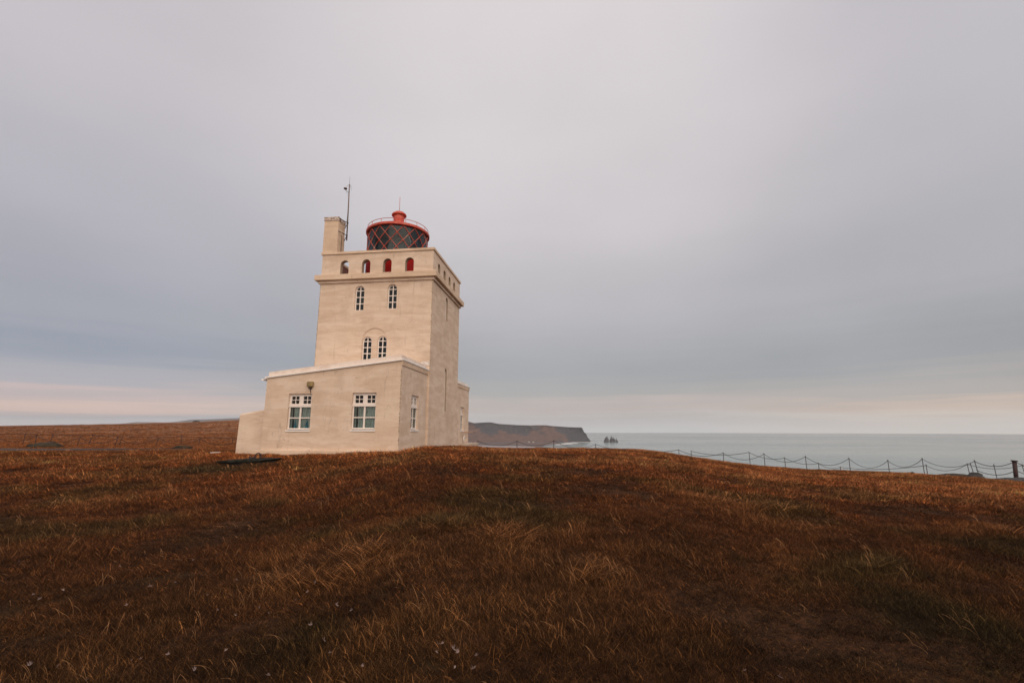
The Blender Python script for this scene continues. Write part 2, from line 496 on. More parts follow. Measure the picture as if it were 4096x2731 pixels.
def strip(name, cl, w, mat, lift=.03, n=60):
    """band along a centre line (xy) with widths w draped on the ground"""
    cl = np.array(cl, float); s = np.linspace(0, 1, n); k = np.linspace(0, 1, len(cl))
    cx = np.interp(s, k, cl[:, 0]); cy = np.interp(s, k, cl[:, 1]); ww = np.interp(s, np.linspace(0, 1, len(w)), w)
    ww = ww * (1 + .35 * fbm(cx, cy, 2.2, 3, 5)); m = 7; v = []; f = []
    for i in range(n):
        i0, i1 = max(i - 1, 0), min(i + 1, n - 1); tx, ty = cx[i1] - cx[i0], cy[i1] - cy[i0]; l = math.hypot(tx, ty); nx_, ny_ = -ty / l, tx / l
        for j in range(m):
            q = (j / (m - 1) - .5) * ww[i]; x, y = cx[i] + nx_ * q, cy[i] + ny_ * q
            v.append((x, y, float(ground_z(x, y)) + lift - (.05 if j in (0, m - 1) else 0)))
    for i in range(n - 1):
        for j in range(m - 1): f.append((i * m + j, i * m + j + 1, (i + 1) * m + j + 1, (i + 1) * m + j))
    mb = MB(); mb.add(v, f, True); o = mb.build(name, mat); return tag(o, kind='structure')


strip('path', [(-80, 42), (-56, 42), (-46, 41.6), (-40, 42.5), (-34, 43.5)], [7.0, 7.2, 6.4, 3.6, .3], M['gravel'])
strip('gravel_patch', [(-64, 116), (-58, 118), (-50, 124), (-44, 126)], [1.0, 5, 7, .8], M['gravel'], .12, 40)
strip('bare_ground', [(-62, 66), (-55, 67), (-48, 72)], [.6, 3, .5], M['gravel'], .06, 30)

# ------------------------------------------------------------------ sea, far shore, headland, haze
SEA = -120.0


def sea():
    rr = [2, 300, 900, 2000, 3500, 5000, 7000, 10000, 14000, 19600]; n = 180; v = []; f = []
    for r in rr:
        for k in range(n): a = 2 * math.pi * k / n; v.append((r * math.sin(a), r * math.cos(a), SEA))
    for i in range(len(rr) - 1):
        for k in range(n): k2 = (k + 1) % n; f.append((i * n + k, i * n + k2, (i + 1) * n + k2, (i + 1) * n + k))
    t = NT('sea_water')
    w1 = t.noise(.0022, 4, .55, (.22, 1, 1)); w2 = t.noise(.02, 4, .6, (.25, 1, 1), (5, 5, 0)); w3 = t.noise(.0007, 3, .5, (.3, 1, 1), (2, 7, 0))
    col = t.mix(t.rng(w1, .35, .65), (.17, .25, .25), (.25, .33, .32))
    rough = t.rng(w3, .35, .65, .13, .22)
    nr = t.bump(w2, .10, 4.0)
    m = t.done(col, rough, nr, spec=.5)
    mb = MB(); mb.add(v, f, True); o = mb.build('sea', m); tag(o, kind='structure')


sea()


def u_of(px, py=1745): a, b, c = ray(px, py); return a / b


z5 = lambda x, y: (1800 + x * .38265, 1600 + y * .38265)


def headland():
    prof = [(-900, 215), (-500, 218), (-200, 212), (0, 222), (120, 216), (190, 225), (250, 240), (330, 235), (400, 232), (440, 235), (500, 247), (560, 252), (700, 260), (840, 264),
            (930, 261), (1000, 262), (1080, 271), (1250, 282), (1330, 284), (1380, 285), (1392, 305), (1400, 330), (1425, 352), (1437, 385), (1455, 405), (1475, 436)]
    px = np.array([z5(*p)[0] for p in prof]); pz = np.array([(1718 - z5(*p)[1]) / 1912. for p in prof])
    D0, D1 = 4640., 4760.
    n = 520; xs = np.concatenate([np.linspace(px[0], px[-6], n - 120), np.linspace(px[-6], px[-1], 121)[1:]]); n = len(xs)
    us = np.array([u_of(x) for x in xs]); top = np.interp(xs, px, pz)
    K = 46; v = []; col = []
    X0 = us * D0
    for k in range(K + 8):
        s = min(k / (K - 1), 1.0)
        # talus below, crag above
        prof_y = np.where(s < .55, s / .55 * .72, .72 + (s - .55) / .45 * .28)
        g1 = np.abs(fbm(X0, 0 * X0 + s * 260, 420, 3, 31)); g2 = fbm(X0, 0 * X0 + s * 200, 130, 4, 44)
        gull = (1 - g1 * 2.2) * .5
        depth = 330 * (1 - .35 * smooth_step((xs - px[-8]) / (px[-1] - px[-8])))
        y = D0 + 60 + depth * prof_y + gull * 150 * np.sin(min(s, 1) * math.pi) ** .7 + g2 * 34 * (s > 0)
        ztop = top * (D0 + 60 + depth)
        z = SEA - 2 + (ztop - (SEA - 2)) * s
        if k >= K:
            q = (k - K + 1); y = y + q * 150; z = ztop + q * -5.0 + fbm(X0, 0 * X0 + q * 90, 300, 3, 77) * 4
        x = us * y
        v.append(np.stack([x, y, z], -1))
        rock = (s > .5) * 1.0 if k < K else 0.0
        cc = (.62 * smooth_step((s - .30) / .45) * (1 if k < K - 2 else -.5) + 1.7 * fbm(X0 * 1.0 + s * 160, 0 * X0 + s * 170, 150, 4, 61) - .12 +.8 * gull * (s > .3)) + .9 * smooth_step((xs - z5(1150, 0)[0]) / 80) * (s < .97) - .5 * smooth_step((z5(300, 0)[0] - xs) / 30)
        col.append(np.clip(cc + 0 * X0, 0, 1))
    v = np.array(v); KK = v.shape[0]; col = np.array(col).reshape(-1)
    i, j = np.meshgrid(np.arange(KK - 1), np.arange(n - 1), indexing='ij')
    f = np.stack([i * n + j, i * n + j + 1, (i + 1) * n + j + 1, (i + 1) * n + j], -1).reshape(-1, 4)
    me = bpy.data.meshes.new('headland_cliffs'); me.from_pydata(v.reshape(-1, 3).tolist(), [], f.tolist())
    at_ = me.attributes.new('rock', 'FLOAT', 'POINT'); at_.data.foreach_set('value', col.astype(np.float32))
    me.polygons.foreach_set('use_smooth', [True] * len(me.polygons))
    t = NT('headland'); a = t.N('ShaderNodeAttribute'); a.attribute_name = 'rock'
    n1 = t.noise(.02, 6, .65); n2 = t.noise(.06, 5, .7, (1, 1, .5))
    n3 = t.noise(.011, 6, .7, (1, 1, 1), (3, 3, 3))
    c = t.mix(t.rng(n1, .35, .65), (.095, .055, .043), (.16, .088, .066))
    rk = t.mix(t.rng(n2, .35, .65), (.030, .034, .042), (.075, .066, .068))
    f_ = t.rng(t.math('ADD', a.outputs['Fac'], t.math('MULTIPLY', t.math('SUBTRACT', n3, .5), 2.6)), .25, .75)
    me.materials.append(t.done(t.mix(f_, c, rk), .95, spec=.05))
    o = bpy.data.objects.new('headland', me); COL.objects.link(o); tag(o, kind='structure')


headland()


def far_hills():
    prof = [(-1200, 1718), (200, 1712), (383, 1702), (420, 1697), (480, 1694), (540, 1687), (600, 1689), (660, 1690), (700, 1686), (760, 1678), (830, 1677), (954, 1671), (1100, 1664), (1400, 1668), (1700, 1680), (1900, 1705), (1960, 1722)]
    px = [p[0] for p in prof]; n = 260; xs = np.linspace(px[0], px[-1], n); top = np.interp(xs, px, [(1718 - p[1]) / 1912. for p in prof])
    us = np.array([u_of(x) for x in xs]); v = []; D = 8600.
    for k in range(20):
        s = k / 19.; y = D + 900 * s + 160 * fbm(us * D, 0 * us + s * 900, 500, 3, 5) * math.sin(s * math.pi); z = SEA + (top * (D + 900) - SEA) * s ** .8 + fbm(us * D, 0 * us + s * 500, 260, 3, 8) * 6 * s
        v.append(np.stack([us * y, y, z], -1))
    v.append(np.stack([us * (D + 2500), 0 * us + D + 2500, 0 * us + SEA], -1)); v = np.array(v); K = len(v)
    i, j = np.meshgrid(np.arange(K - 1), np.arange(n - 1), indexing='ij')
    f = np.stack([i * n + j, i * n + j + 1, (i + 1) * n + j + 1, (i + 1) * n + j], -1).reshape(-1, 4)
    me = bpy.data.meshes.new('far_hills'); me.from_pydata(v.reshape(-1, 3).tolist(), [], f.tolist()); me.polygons.foreach_set('use_smooth', [True] * len(me.polygons))
    me.materials.append(simple('far_hill_heath', (.10, .07, .065), .95, (.06, .055, .06), .004))
    o = bpy.data.objects.new('far_hills', me); COL.objects.link(o); tag(o, kind='structure')


far_hills()


def onsea(px, py, z=SEA):
    a, b, c = ray(px, py); k = z / c; return (a * k, b * k)


M['sand'] = simple('dark_sand_plain', (.13, .065, .045), .9, (.07, .05, .045), .004, stretch=(.3, 1, 1))
M['lagoon'] = simple('pale_lagoon_water', (.34, .30, .30), .3, (.24, .22, .22), .01, stretch=(.2, 1, 1))
M['foam'] = simple('surf_foam', (.92, .92, .90), .8, (.70, .70, .70), .02, stretch=(.3, 1, 1))
Z1 = SEA + .8
sheet('shore_plain', [onsea(*z5(x, y), Z1) for x, y in [(-2200, 436), (1150, 436), (1175, 442), (1120, 452), (1060, 458), (1000, 470), (940, 500), (900, 620), (-2200, 620)]], M['sand'], z=Z1)
sheet('lagoon', [onsea(*z5(x, y), SEA + 1.4) for x, y in [(230, 473), (300, 470), (420, 472), (520, 478), (700, 480), (900, 487), (860, 500), (600, 520), (300, 520), (210, 500)]], M['lagoon'], z=SEA + 1.4)


def foam_strip(mb, pts, w):
    pts = np.array([onsea(*z5(x, y), SEA + 2.0) for x, y in pts]); k = np.linspace(0, 1, len(pts)); n = 70; s = np.linspace(0, 1, n)
    x = np.interp(s, k, pts[:, 0]); y = np.interp(s, k, pts[:, 1]) + fbm(x, y=0 * x, sc_=60, oct=3, seed=int(w)) * w * .6
    ww = 2.8 * w * np.sin(s * math.pi) ** .4 * (.6 + .8 * np.abs(fbm(x, 0 * x + 9, 50, 3, 4)))
    v = []; f = []
    for i in range(n): v += [(x[i], y[i] - ww[i], SEA + 2), (x[i], y[i] + ww[i], SEA + 2)]
    for i in range(n - 1): f.append((2 * i, 2 * i + 2, 2 * i + 3, 2 * i + 1))
    mb.add(v, f)


mb = MB()
for pts, w in (([(1190, 447), (1290, 442), (1400, 440), (1510, 436)], 26), ([(1160, 455), (1260, 451), (1340, 449)], 34), ([(1100, 463), (1180, 460), (1290, 457)], 30),
               ([(1090, 468), (1150, 470), (1210, 474)], 24), ([(1620, 436), (1700, 437), (1790, 436)], 16), ([(1240, 462), (1300, 463), (1370, 461)], 12)):
    foam_strip(mb, pts, w)
tag(mb.build('surf', M['foam']), kind='stuff')


def rock_stack(outline, D, name, label, depth=26):
    """solid sea stack: the outline (z5 pixels) gives width per height, turned into rings with real depth"""
    P = [at(*z5(x, y), D) for x, y in outline]
    zs = sorted({p.z for p in P}); zmin, zmax = zs[0], zs[-1]; half = len(P)
    import bisect
    Lp = [p for p in P[:half // 2 + 1]]; Rp = [p for p in P[half // 2:]][::-1]
    Lp = sorted(Lp, key=lambda p: p.z); Rp = sorted(Rp, key=lambda p: p.z)
    n = 16; K = 26; v = []; f = []; cx0 = sum(p.x for p in P) / len(P)
    for k in range(K):
        z = zmin + (zmax - zmin) * k / (K - 1)
        xl = float(np.interp(z, [p.z for p in Lp], [p.x for p in Lp])); xr = float(np.interp(z, [p.z for p in Rp], [p.x for p in Rp]))
        c = (xl + xr) / 2; a = max((xr - xl) / 2, .3)
        for i in range(n):
            an = 2 * math.pi * i / n; rr = 1 + .12 * float(fbm(i * 3.1, z, 9, 3, 12)) * (0 if i in (0, n // 2) else 1)
            v.append((c + a * math.cos(an) * (1 if i in (0, n // 2) else rr), D + a * 1.1 * math.sin(an) * rr, z))
    for k in range(K - 1):
        for i in range(n): j = (i + 1) % n; f.append((k * n + i, k * n + j, (k + 1) * n + j, (k + 1) * n + i))
    f.append(tuple((K - 1) * n + i for i in range(n)))
    base = (cx0, D, SEA); mb = MB(); mb.add(v, f); o = mb.build(name, M['stackrock'], None, base); o.location = base
    tag(o, label, 'sea stack', 'rock stacks standing in the sea')


M['stackrock'] = simple('basalt', (.035, .034, .038), .9, (.065, .06, .06), .05)
SD = 4660
rock_stack([(1606, 440), (1612, 415), (1622, 392), (1632, 385), (1640, 378), (1645, 378), (1648, 395), (1656, 402), (1662, 420), (1664, 440)], SD, 'sea_stack', 'broad pyramid shaped black sea stack at the left end of the row')
rock_stack([(1667, 440), (1671, 405), (1680, 392), (1684, 374), (1687, 372), (1690, 376), (1694, 392), (1700, 400), (1701, 440)], SD, 'sea_stack', 'tallest thin black rock spire beside the pyramid shaped sea stack')
rock_stack([(1698, 440), (1699, 400), (1703, 386), (1706, 384), (1709, 388), (1713, 400), (1729, 410), (1730, 440)], SD + 25, 'sea_stack', 'jagged lower black rock between the tallest spire and the thin needle')
rock_stack([(1731, 440), (1734, 410), (1736, 390), (1738, 389), (1741, 392), (1744, 412), (1756, 428), (1757, 440)], SD, 'sea_stack', 'thin black rock needle at the right end of the sea stacks')

for k, (x, y, w) in enumerate(((826, 438, 16), (872, 442, 14), (905, 437, 18))):
    c = onsea(*z5(x, y), Z1); root = empty('farm_house', (c[0], c[1], Z1)); h = 6
    tag(root, ('tiny pale farmhouse on the plain below the cliffs, ' + ('leftmost of three', 'middle one of three', 'rightmost of three')[k]), 'house', 'tiny houses below the headland')
    a = MB(); a.box(-w / 2, w / 2, -5, 5, 0, h); a.build('wall', M['trim'], root)
    a = MB(); a.prism([(-5.6, h + .01), (5.6, h + .01), (0, h + 4)], 'x', -w / 2 - .5, w / 2 + .5); a.build('roof', M['rock'], root)

# air between here and the headland
mb = MB(); mb.box(-24000, 24000, -24000, 24000, SEA - 8, 420)
hm = bpy.data.materials.new('sea_air'); hm.use_nodes = True; nt = hm.node_tree; nt.nodes.clear()
ho = nt.nodes.new('ShaderNodeOutputMaterial'); pv = nt.nodes.new('ShaderNodeVolumePrincipled')
pv.inputs['Color'].default_value = (.88, .93, 1.0, 1); pv.inputs['Density'].default_value = 4.8e-5; pv.inputs['Anisotropy'].default_value = 0
nt.links.new(pv.outputs[0], ho.inputs['Volume'])
HAZE = mb.build('haze', hm); tag(HAZE, kind='stuff')

# ------------------------------------------------------------------ lighthouse (local frame: x right, y deep, z from the eye)
W, DP = 5.93, 5.65
LH = empty('lighthouse', (B.x, B.y, ZB), -PHI)
tag(LH, 'square cream plastered lighthouse with red glazed lantern and low side buildings', 'lighthouse')


def part(mb, name, mat, parent=None): return mb.build(name, mat, parent or LH, ORG)


def arch_poly(c, w, z0, z1, n=14):
    r = w / 2; zs = z1 - r
    return [(c - r, z0), (c + r, z0)] + [(c + r * math.cos(a), zs + r * math.sin(a)) for a in [math.pi * k / n for k in range(n + 1)]]


def cut_arch(axis, c, w, z0, z1, d0, d1):
    m = MB(); m.prism(arch_poly(c, w, z0, z1), axis, d0, d1); return m


def cut_box(*a):
    m = MB(); m.box(*a); return m


def irregular(o, amp=.012, cuts=0):
    me = o.data
    return o


# tower walls
tw = MB(); tw.box(-W, 0, 0, DP, -1.6, 7.5); tw = part(tw, 'tower_wall', M['plaster'])
boolean(tw, [cut_arch('y', -2.87, 1.29, 2.6, 4.96, -1, .035)])
boolean(tw, [cut_arch('y', -3.79, .50, 5.88, 7.17, -1, .55), cut_arch('y', -2.07, .50, 5.91, 7.19, -1, .55),
             cut_arch('y', -3.255, .49, 3.05, 4.54, -1, .55), cut_arch('y', -2.475, .49, 3.05, 4.55, -1, .55),
             cut_arch('x', 2.74, .46, 5.87, 7.16, -.45, 1), cut_arch('x', 2.90, .45, .94, 3.25, -.45, 1)])
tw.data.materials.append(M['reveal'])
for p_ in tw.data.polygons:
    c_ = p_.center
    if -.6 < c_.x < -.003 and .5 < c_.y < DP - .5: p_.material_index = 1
# mouldings
m = MB(); m.box(-W - .09, .09, -.09, DP + .09, 7.33, 7.475); o = part(m, 'moulding', M['plaster']); bevel(o, .03, 3)
m = MB(); m.box(-W - .24, .24, -.24, DP + .24, 7.48, 7.76); o = part(m, 'cornice', M['plaster2']); bevel(o, .02)
# parapet ring with arches
TH = .27; AXR, AYF = -.10, -3.48
m = MB(); m.box(-W, 0, 0, DP, 7.763, 8.90); par = part(m, 'parapet', M['plaster'])
cuts = [cut_box(-W + TH, -TH, TH, DP - TH, 7.7, 9.5)]
cuts += [cut_arch('y', -c, .45, 7.83, 8.565, -1, DP + 1) for c in (1.235, 2.40, 3.53, 4.69)]
cuts += [cut_arch('x', c, .44, 7.86, 8.54, -W - 1, 1) for c in (1.07, 2.15, 3.22, 4.26)]
boolean(par, cuts)
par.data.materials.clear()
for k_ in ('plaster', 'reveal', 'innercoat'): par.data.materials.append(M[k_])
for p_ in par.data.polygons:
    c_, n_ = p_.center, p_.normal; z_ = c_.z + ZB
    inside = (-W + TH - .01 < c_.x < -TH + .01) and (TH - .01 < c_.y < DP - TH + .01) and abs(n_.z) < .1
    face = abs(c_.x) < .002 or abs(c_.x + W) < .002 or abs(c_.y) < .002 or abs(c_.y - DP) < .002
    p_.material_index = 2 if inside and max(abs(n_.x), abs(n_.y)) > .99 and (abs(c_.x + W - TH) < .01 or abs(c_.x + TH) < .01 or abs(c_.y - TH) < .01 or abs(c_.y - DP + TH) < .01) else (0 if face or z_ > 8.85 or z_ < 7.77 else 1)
m = MB()
m.box(-W - .06, .06, -.06, TH + .03, 8.903, 9.025); m.box(-W - .06, .06, DP - TH - .03, DP + .06, 8.903, 9.025)
m.box(-W - .06, -W + TH + .03, TH + .03, DP - TH - .03, 8.903, 9.025); m.box(-TH - .03, .06, TH + .03, DP - TH - .03, 8.903, 9.025)
part(m, 'coping', M['plaster2'])
m = MB(); m.box(-W + TH, -TH, TH, DP - TH, 7.764, 7.80); part(m, 'roof_deck', M['concrete'])
pr_ = random.Random(5)
for (cx_, cy_, z0_, z1_, nm_) in ((0, 0, 2.6, 7.3, 'tower_wall'), (-W, 0, 2.5, 7.3, 'tower_wall'), (AXR, AYF, -.6, 2.5, 'annex')):
    m = MB(); K_ = int((z1_ - z0_) / .05)
    m.tube([(cx_ + (-.012 if cx_ > -1 else .012) + pr_.gauss(0, .003), cy_ + .012 + pr_.gauss(0, .003), z0_ + (z1_ - z0_) * q / K_) for q in range(K_ + 1)], [.017 + max(0, pr_.gauss(.002, .007)) for q in range(K_ + 1)], 6)
    part(m, 'worn_edge', M['wear'])
# chimney
m = MB(); m.hexa([(-5.97, .0, 9.028), (-5.17, .0, 9.028), (-5.17, .74, 9.028), (-5.97, .74, 9.028), (-5.97, .0, 10.80), (-5.20, .0, 10.80), (-5.20, .72, 10.80), (-5.97, .72, 10.80)])
ch = part(m, 'chimney', M['plaster2'])
m = MB(); m.box(-6.0, -5.18, -.03, .75, 10.803, 11.01); bevel(part(m, 'chimney_cap', M['capwhite'], ch), .01)
m = MB(); m.tube([(-5.14, .35, 9.03), (-5.14, .35, 10.0), (-5.14, .30, 10.1)], .012, 5); part(m, 'cable', M['blacksteel'], ch)

# lantern
LX, LYc = -3.02, 2.83
lr = MB(); lr.lathe(LX, LYc, [(1.70, 7.80), (1.70, 9.22), (1.74, 9.24), (1.74, 9.30), (1.66, 9.32)], 64)
lan = part(lr, 'lantern', M['redbright'])
m = MB(); m.lathe(LX, LYc, [(1.66, 9.32), (1.66, 10.98)], 64); part(m, 'lantern_glass', M['lglass'], lan)
m = MB()
for k in range(16):
    for s in (-1, 1):
        pts = []
        for q in range(17):
            z = 10.96 - 1.66 * q / 16; a = R(8 + 22.5 * k + s * (10.96 - z) / .41 * 11.25)
            pts.append((LX + 1.685 * math.cos(a), LYc + 1.685 * math.sin(a), z))
        m.tube(pts, .019, 5)
part(m, 'lattice', M['lattice'], lan)
m = MB(); m.lathe(LX, LYc, [(1.0, 11.00), (1.64, 11.00), (1.64, 10.97), (1.77, 10.97), (1.79, 10.99), (1.79, 11.10), (1.75, 11.13), (1.58, 11.16)], 48, smooth=False)
part(m, 'roof_rim', M['red'], lan)
m = MB(); m.lathe(LX, LYc, [(1.58, 11.165), (1.50, 11.20), (.34, 11.78), (.30, 11.80)], 16, smooth=False)
rf = part(m, 'lantern_roof', M['redroof'], lan)
m = MB()
for k in range(16):
    a = 2 * math.pi * k / 16; m.tube([(LX + r_ * math.cos(a), LYc + r_ * math.sin(a), z_) for r_, z_ in ((1.51, 11.205), (.95, 11.485), (.34, 11.79))], .016, 5)
part(m, 'roof_rib', M['red'], lan)
m = MB(); m.lathe(LX, LYc, [(0, 10.96), (1.62, 10.96), (1.62, 10.995)], 48); part(m, 'lantern_ceiling', M['teal'], lan)
m = MB(); m.lathe(LX, LYc, [(.30, 11.75), (.30, 12.30)], 32); m.lathe(LX, LYc, [(.25, 12.30), (.42, 12.25), (.43, 12.27), (.40, 12.35), (.26, 12.46), (0, 12.52)], 32)
part(m, 'vent', M['red'], lan)
m = MB(); m.tube([(LX, LYc, 12.5), (LX, LYc, 13.45)], .013, 6); part(m, 'lightning_rod', M['lattice'], lan)
m = MB(); ring = [(LX + 1.70 * math.cos(2 * math.pi * k / 64), LYc + 1.70 * math.sin(2 * math.pi * k / 64), 11.34) for k in range(64)]
m.tube(ring, .017, 5, True)
for k in range(16):
    a = R(11.25 + 22.5 * k); m.tube([(LX + 1.75 * math.cos(a), LYc + 1.75 * math.sin(a), 11.02), (LX + 1.70 * math.cos(a), LYc + 1.70 * math.sin(a), 11.34)], .013, 5)
part(m, 'roof_rail', M['red'], lan)
m = MB(); m.lathe(LX, LYc, [(1.60, 9.3), (1.60, 10.94)], 24, R(38), R(196)); part(m, 'inner_lining', M['teal'], lan)
m = MB(); m.lathe(LX, LYc, [(1.70, 9.3), (1.70, 10.94)], 6, R(186), R(203)); part(m, 'door_panel', M['red'], lan)
m = MB(); m.lathe(LX, LYc, [(0, 9.25), (.62, 9.25), (.72, 9.6), (.74, 9.95), (.66, 10.35), (.45, 10.6), (.2, 10.8)], 12, smooth=False); part(m, 'lens', M['lens'], lan)
m = MB()
m.tube([(LX + 1.0, LYc - .9, 10.55), (LX + 1.06, LYc - .95, 10.35), (LX + 1.12, LYc - .95, 10.15), (LX + 1.14, LYc - .95, 9.9)], .014, 5)
m.tube([(LX + 1.0, LYc - .95, 10.2), (LX + 1.16, LYc - .9, 10.25), (LX + 1.35, LYc - .7, 10.28), (LX + 1.4, LYc - .62, 10.2)], .014, 5)
part(m, 'cable', M['trim'], lan)

# ---- windows


def arched_window(axis, c, w, z0, z1, depth, rows, mirror=1):
    """frame with bars, glass and a dark room behind; axis 'y' = front wall, 'x' = side wall"""
    P = (lambda u, d, z: (u, d, z)) if axis == 'y' else (lambda u, d, z: (-d, u, z))
    r = w / 2; zs = z1 - r; n = 14; root = None
    fr = MB(); outer = arch_poly(c, w - .004, z0, z1 - .002, n); inner = arch_poly(c, w - .095, z0 + .045, z1 - .047, n)
    N_ = len(outer); v = [P(u, depth, z) for u, z in outer] + [P(u, depth, z) for u, z in inner] + [P(u, depth + .05, z) for u, z in outer] + [P(u, depth + .05, z) for u, z in inner]
    f = []
    for i in range(N_):
        j = (i + 1) % N_
        f += [(i, j, N_ + j, N_ + i), (2 * N_ + i, 3 * N_ + i, 3 * N_ + j, 2 * N_ + j), (N_ + i, N_ + j, 3 * N_ + j, 3 * N_ + i), (i, 2 * N_ + i, 2 * N_ + j, j)]
    fr.add(v, f)

    def bar(u0, u1, za, zb, d0=.006, d1=.045):
        a, b = P(u0, depth + d0, za), P(u1, depth + d1, zb)
        fr.box(min(a[0], b[0]), max(a[0], b[0]), min(a[1], b[1]), max(a[1], b[1]), za, zb)
    bar(c - .024, c + .024, z0 + .035, z1 - .04)
    lo, hi = z0 + .035, zs + .01
    for k in range(1, rows + 1):
        z = lo + (hi - lo) * k / rows
        bar(c - r + .047, c - .024, z - .021, z + .021, .008, .043); bar(c + .024, c + r - .047, z - .021, z + .021, .008, .043)
    root = part(fr, 'window', M['frame'])
    g = MB(); g.add([P(u, depth + .03, z) for u, z in inner], [tuple(range(N_))]); part(g, 'glass', M['glass'], root)
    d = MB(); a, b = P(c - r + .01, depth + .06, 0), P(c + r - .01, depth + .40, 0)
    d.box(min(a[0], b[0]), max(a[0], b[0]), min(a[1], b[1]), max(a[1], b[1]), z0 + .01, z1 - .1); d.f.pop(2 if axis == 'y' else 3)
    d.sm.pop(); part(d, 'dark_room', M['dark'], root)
    return root


arched_window('y', -3.79, .50, 5.88, 7.17, .10, 3)
arched_window('y', -2.07, .50, 5.91, 7.19, .10, 3)
arched_window('y', -3.255, .49, 3.05, 4.54, .10, 4)
arched_window('y', -2.475, .49, 3.05, 4.55, .10, 4)
arched_window('x', 2.74, .46, 5.87, 7.16, .09, 3)
arched_window('x', 2.90, .45, .94, 3.25, .09, 5)


def casement(axis, c, w, z0, z1, plane, curtain=True, seed=0):
    """white casement: two small-paned top lights over four large panes. plane = depth coordinate of the wall face (y for front, x for side)"""
    if axis == 'y': P = lambda u, d, z: (u, plane + d, z)
    else: P = lambda u, d, z: (plane - d, u, z)

    def bx(m, u0, u1, d0, d1, za, zb):
        a, b = P(u0, d0, za), P(u1, d1, zb); m.box(min(a[0], b[0]), max(a[0], b[0]), min(a[1], b[1]), max(a[1], b[1]), za, zb)
    L_, R_ = c - w / 2, c + w / 2; H = z1 - z0; D0, D1 = .09, .15; fr = MB()
    zt0, zt1 = z0 + H * .635, z0 + H * .69
    bx(fr, L_ + .002, L_ + .055, D0, D1, z0 + .03, z1 - .002); bx(fr, R_ - .055, R_ - .002, D0, D1, z0 + .03, z1 - .002)
    bx(fr, L_ + .055, R_ - .055, D0, D1, z1 - .062, z1 - .002); bx(fr, L_ + .055, R_ - .055, D0, D1, z0 + .03, z0 + .085)
    bx(fr, L_ + .0, R_ - .0, D0 - .03, D1, zt0 - .005, zt1 + .02)                       # transom
    bx(fr, c - .035, c + .035, D0 + .002, D1, z0 + .085, zt0 - .005)                   # mullion
    zm = z0 + H * .335
    for a, b in ((L_ + .055, c - .035), (c + .035, R_ - .055)): bx(fr, a, b, D0 + .004, D1, zm - .022, zm + .022)
    bx(fr, c - .06, c + .06, D0 - .004, D1, zt1 + .02, z1 - .062)                       # meeting stiles of the top lights
    for a, b in ((L_ + .055, c - .06), (c + .06, R_ - .055)):
        sash = .038
        bx(fr, a, a + sash, D0 - .006, D1, zt1 + .02, z1 - .062); bx(fr, b - sash * .6, b, D0 - .006, D1, zt1 + .02, z1 - .062)
        bx(fr, a + sash, b - sash * .6, D0 - .006, D1, zt1 + .02, zt1 + .055); bx(fr, a + sash, b - sash * .6, D0 - .006, D1, z1 - .098, z1 - .062)
        mid = (a + sash + b - sash * .6) / 2; za, zb = zt1 + .055, z1 - .098; zc = (za + zb) / 2
        bx(fr, mid - .012, mid + .012, D0 + .002, D1 - .01, za, zb)
        bx(fr, a + sash, mid - .012, D0 + .004, D1 - .01, zc - .012, zc + .012); bx(fr, mid + .012, b - sash * .6, D0 + .004, D1 - .01, zc - .012, zc + .012)
    root = part(fr, 'window', M['frame'])
    g = MB(); g.add([P(L_ + .05, .125, z0 + .05), P(R_ - .05, .125, z0 + .05), P(R_ - .05, .125, z1 - .05), P(L_ + .05, .125, z1 - .05)], [(0, 1, 2, 3)]); part(g, 'glass', M['glass'], root)
    s = MB(); bx(s, L_ - .02, R_ + .02, -.035, .085, z0 - .055, z0 + .005); part(s, 'sill', M['trim'], root)
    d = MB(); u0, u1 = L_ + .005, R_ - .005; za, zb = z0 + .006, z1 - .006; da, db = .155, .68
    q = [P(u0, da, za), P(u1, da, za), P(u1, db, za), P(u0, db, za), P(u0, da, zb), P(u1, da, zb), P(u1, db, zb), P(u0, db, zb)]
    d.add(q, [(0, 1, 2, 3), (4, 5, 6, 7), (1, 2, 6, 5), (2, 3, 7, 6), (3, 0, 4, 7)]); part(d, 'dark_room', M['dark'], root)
    if curtain:
        rr = random.Random(seed); cu = MB(); K = 70
        spans = [(L_ + .02, L_ + .12), (L_ + .19, R_ - .05)] if seed < 5 else [(L_ + .05, R_ - .05)]
        for (a, b) in spans:
            v = []; ph = rr.random() * 6
            for zi in range(9):
                z = z0 + .05 + (zt0 + .02 - z0 - .05) * zi / 8
                for k in range(K):
                    tt = k / (K - 1); u = a + (b - a) * tt
                    dd = .20 + .028 * math.sin(tt * (b - a) * 46 + ph + .5 * math.sin(zi * .5)) * (1 + .3 * math.sin(tt * 17)) + .01 * math.sin(tt * 60)
                    spread = .05 * (1 - zi / 8) * math.sin(tt * 6 + seed)
                    v.append(P(u + spread * .4, dd, z))
            cu.add(v, [(i * K + k, i * K + k + 1, (i + 1) * K + k + 1, (i + 1) * K + k) for i in range(8) for k in range(K - 1)], True)
        part(cu, 'curtain', M['curtain'], root)
    return root


# ---- annex in front of the tower
AX0, AX1, AY0 = -5.97, -.10, -3.48


def annex(y0, y1, name, zl, zr, wins, trim_h=.2):
    m = MB()
    m.hexa([(AX0, y0, -1.6), (AX1, y0, -1.6), (AX1, y1, -1.6), (AX0, y1, -1.6), (AX0, y0, zl - .062), (AX1, y0, zr - .062), (AX1, y1, zr - .062), (AX0, y1, zl - .062)])
    wall = part(m, name, M['plaster']); boolean(wall, wins); return wall


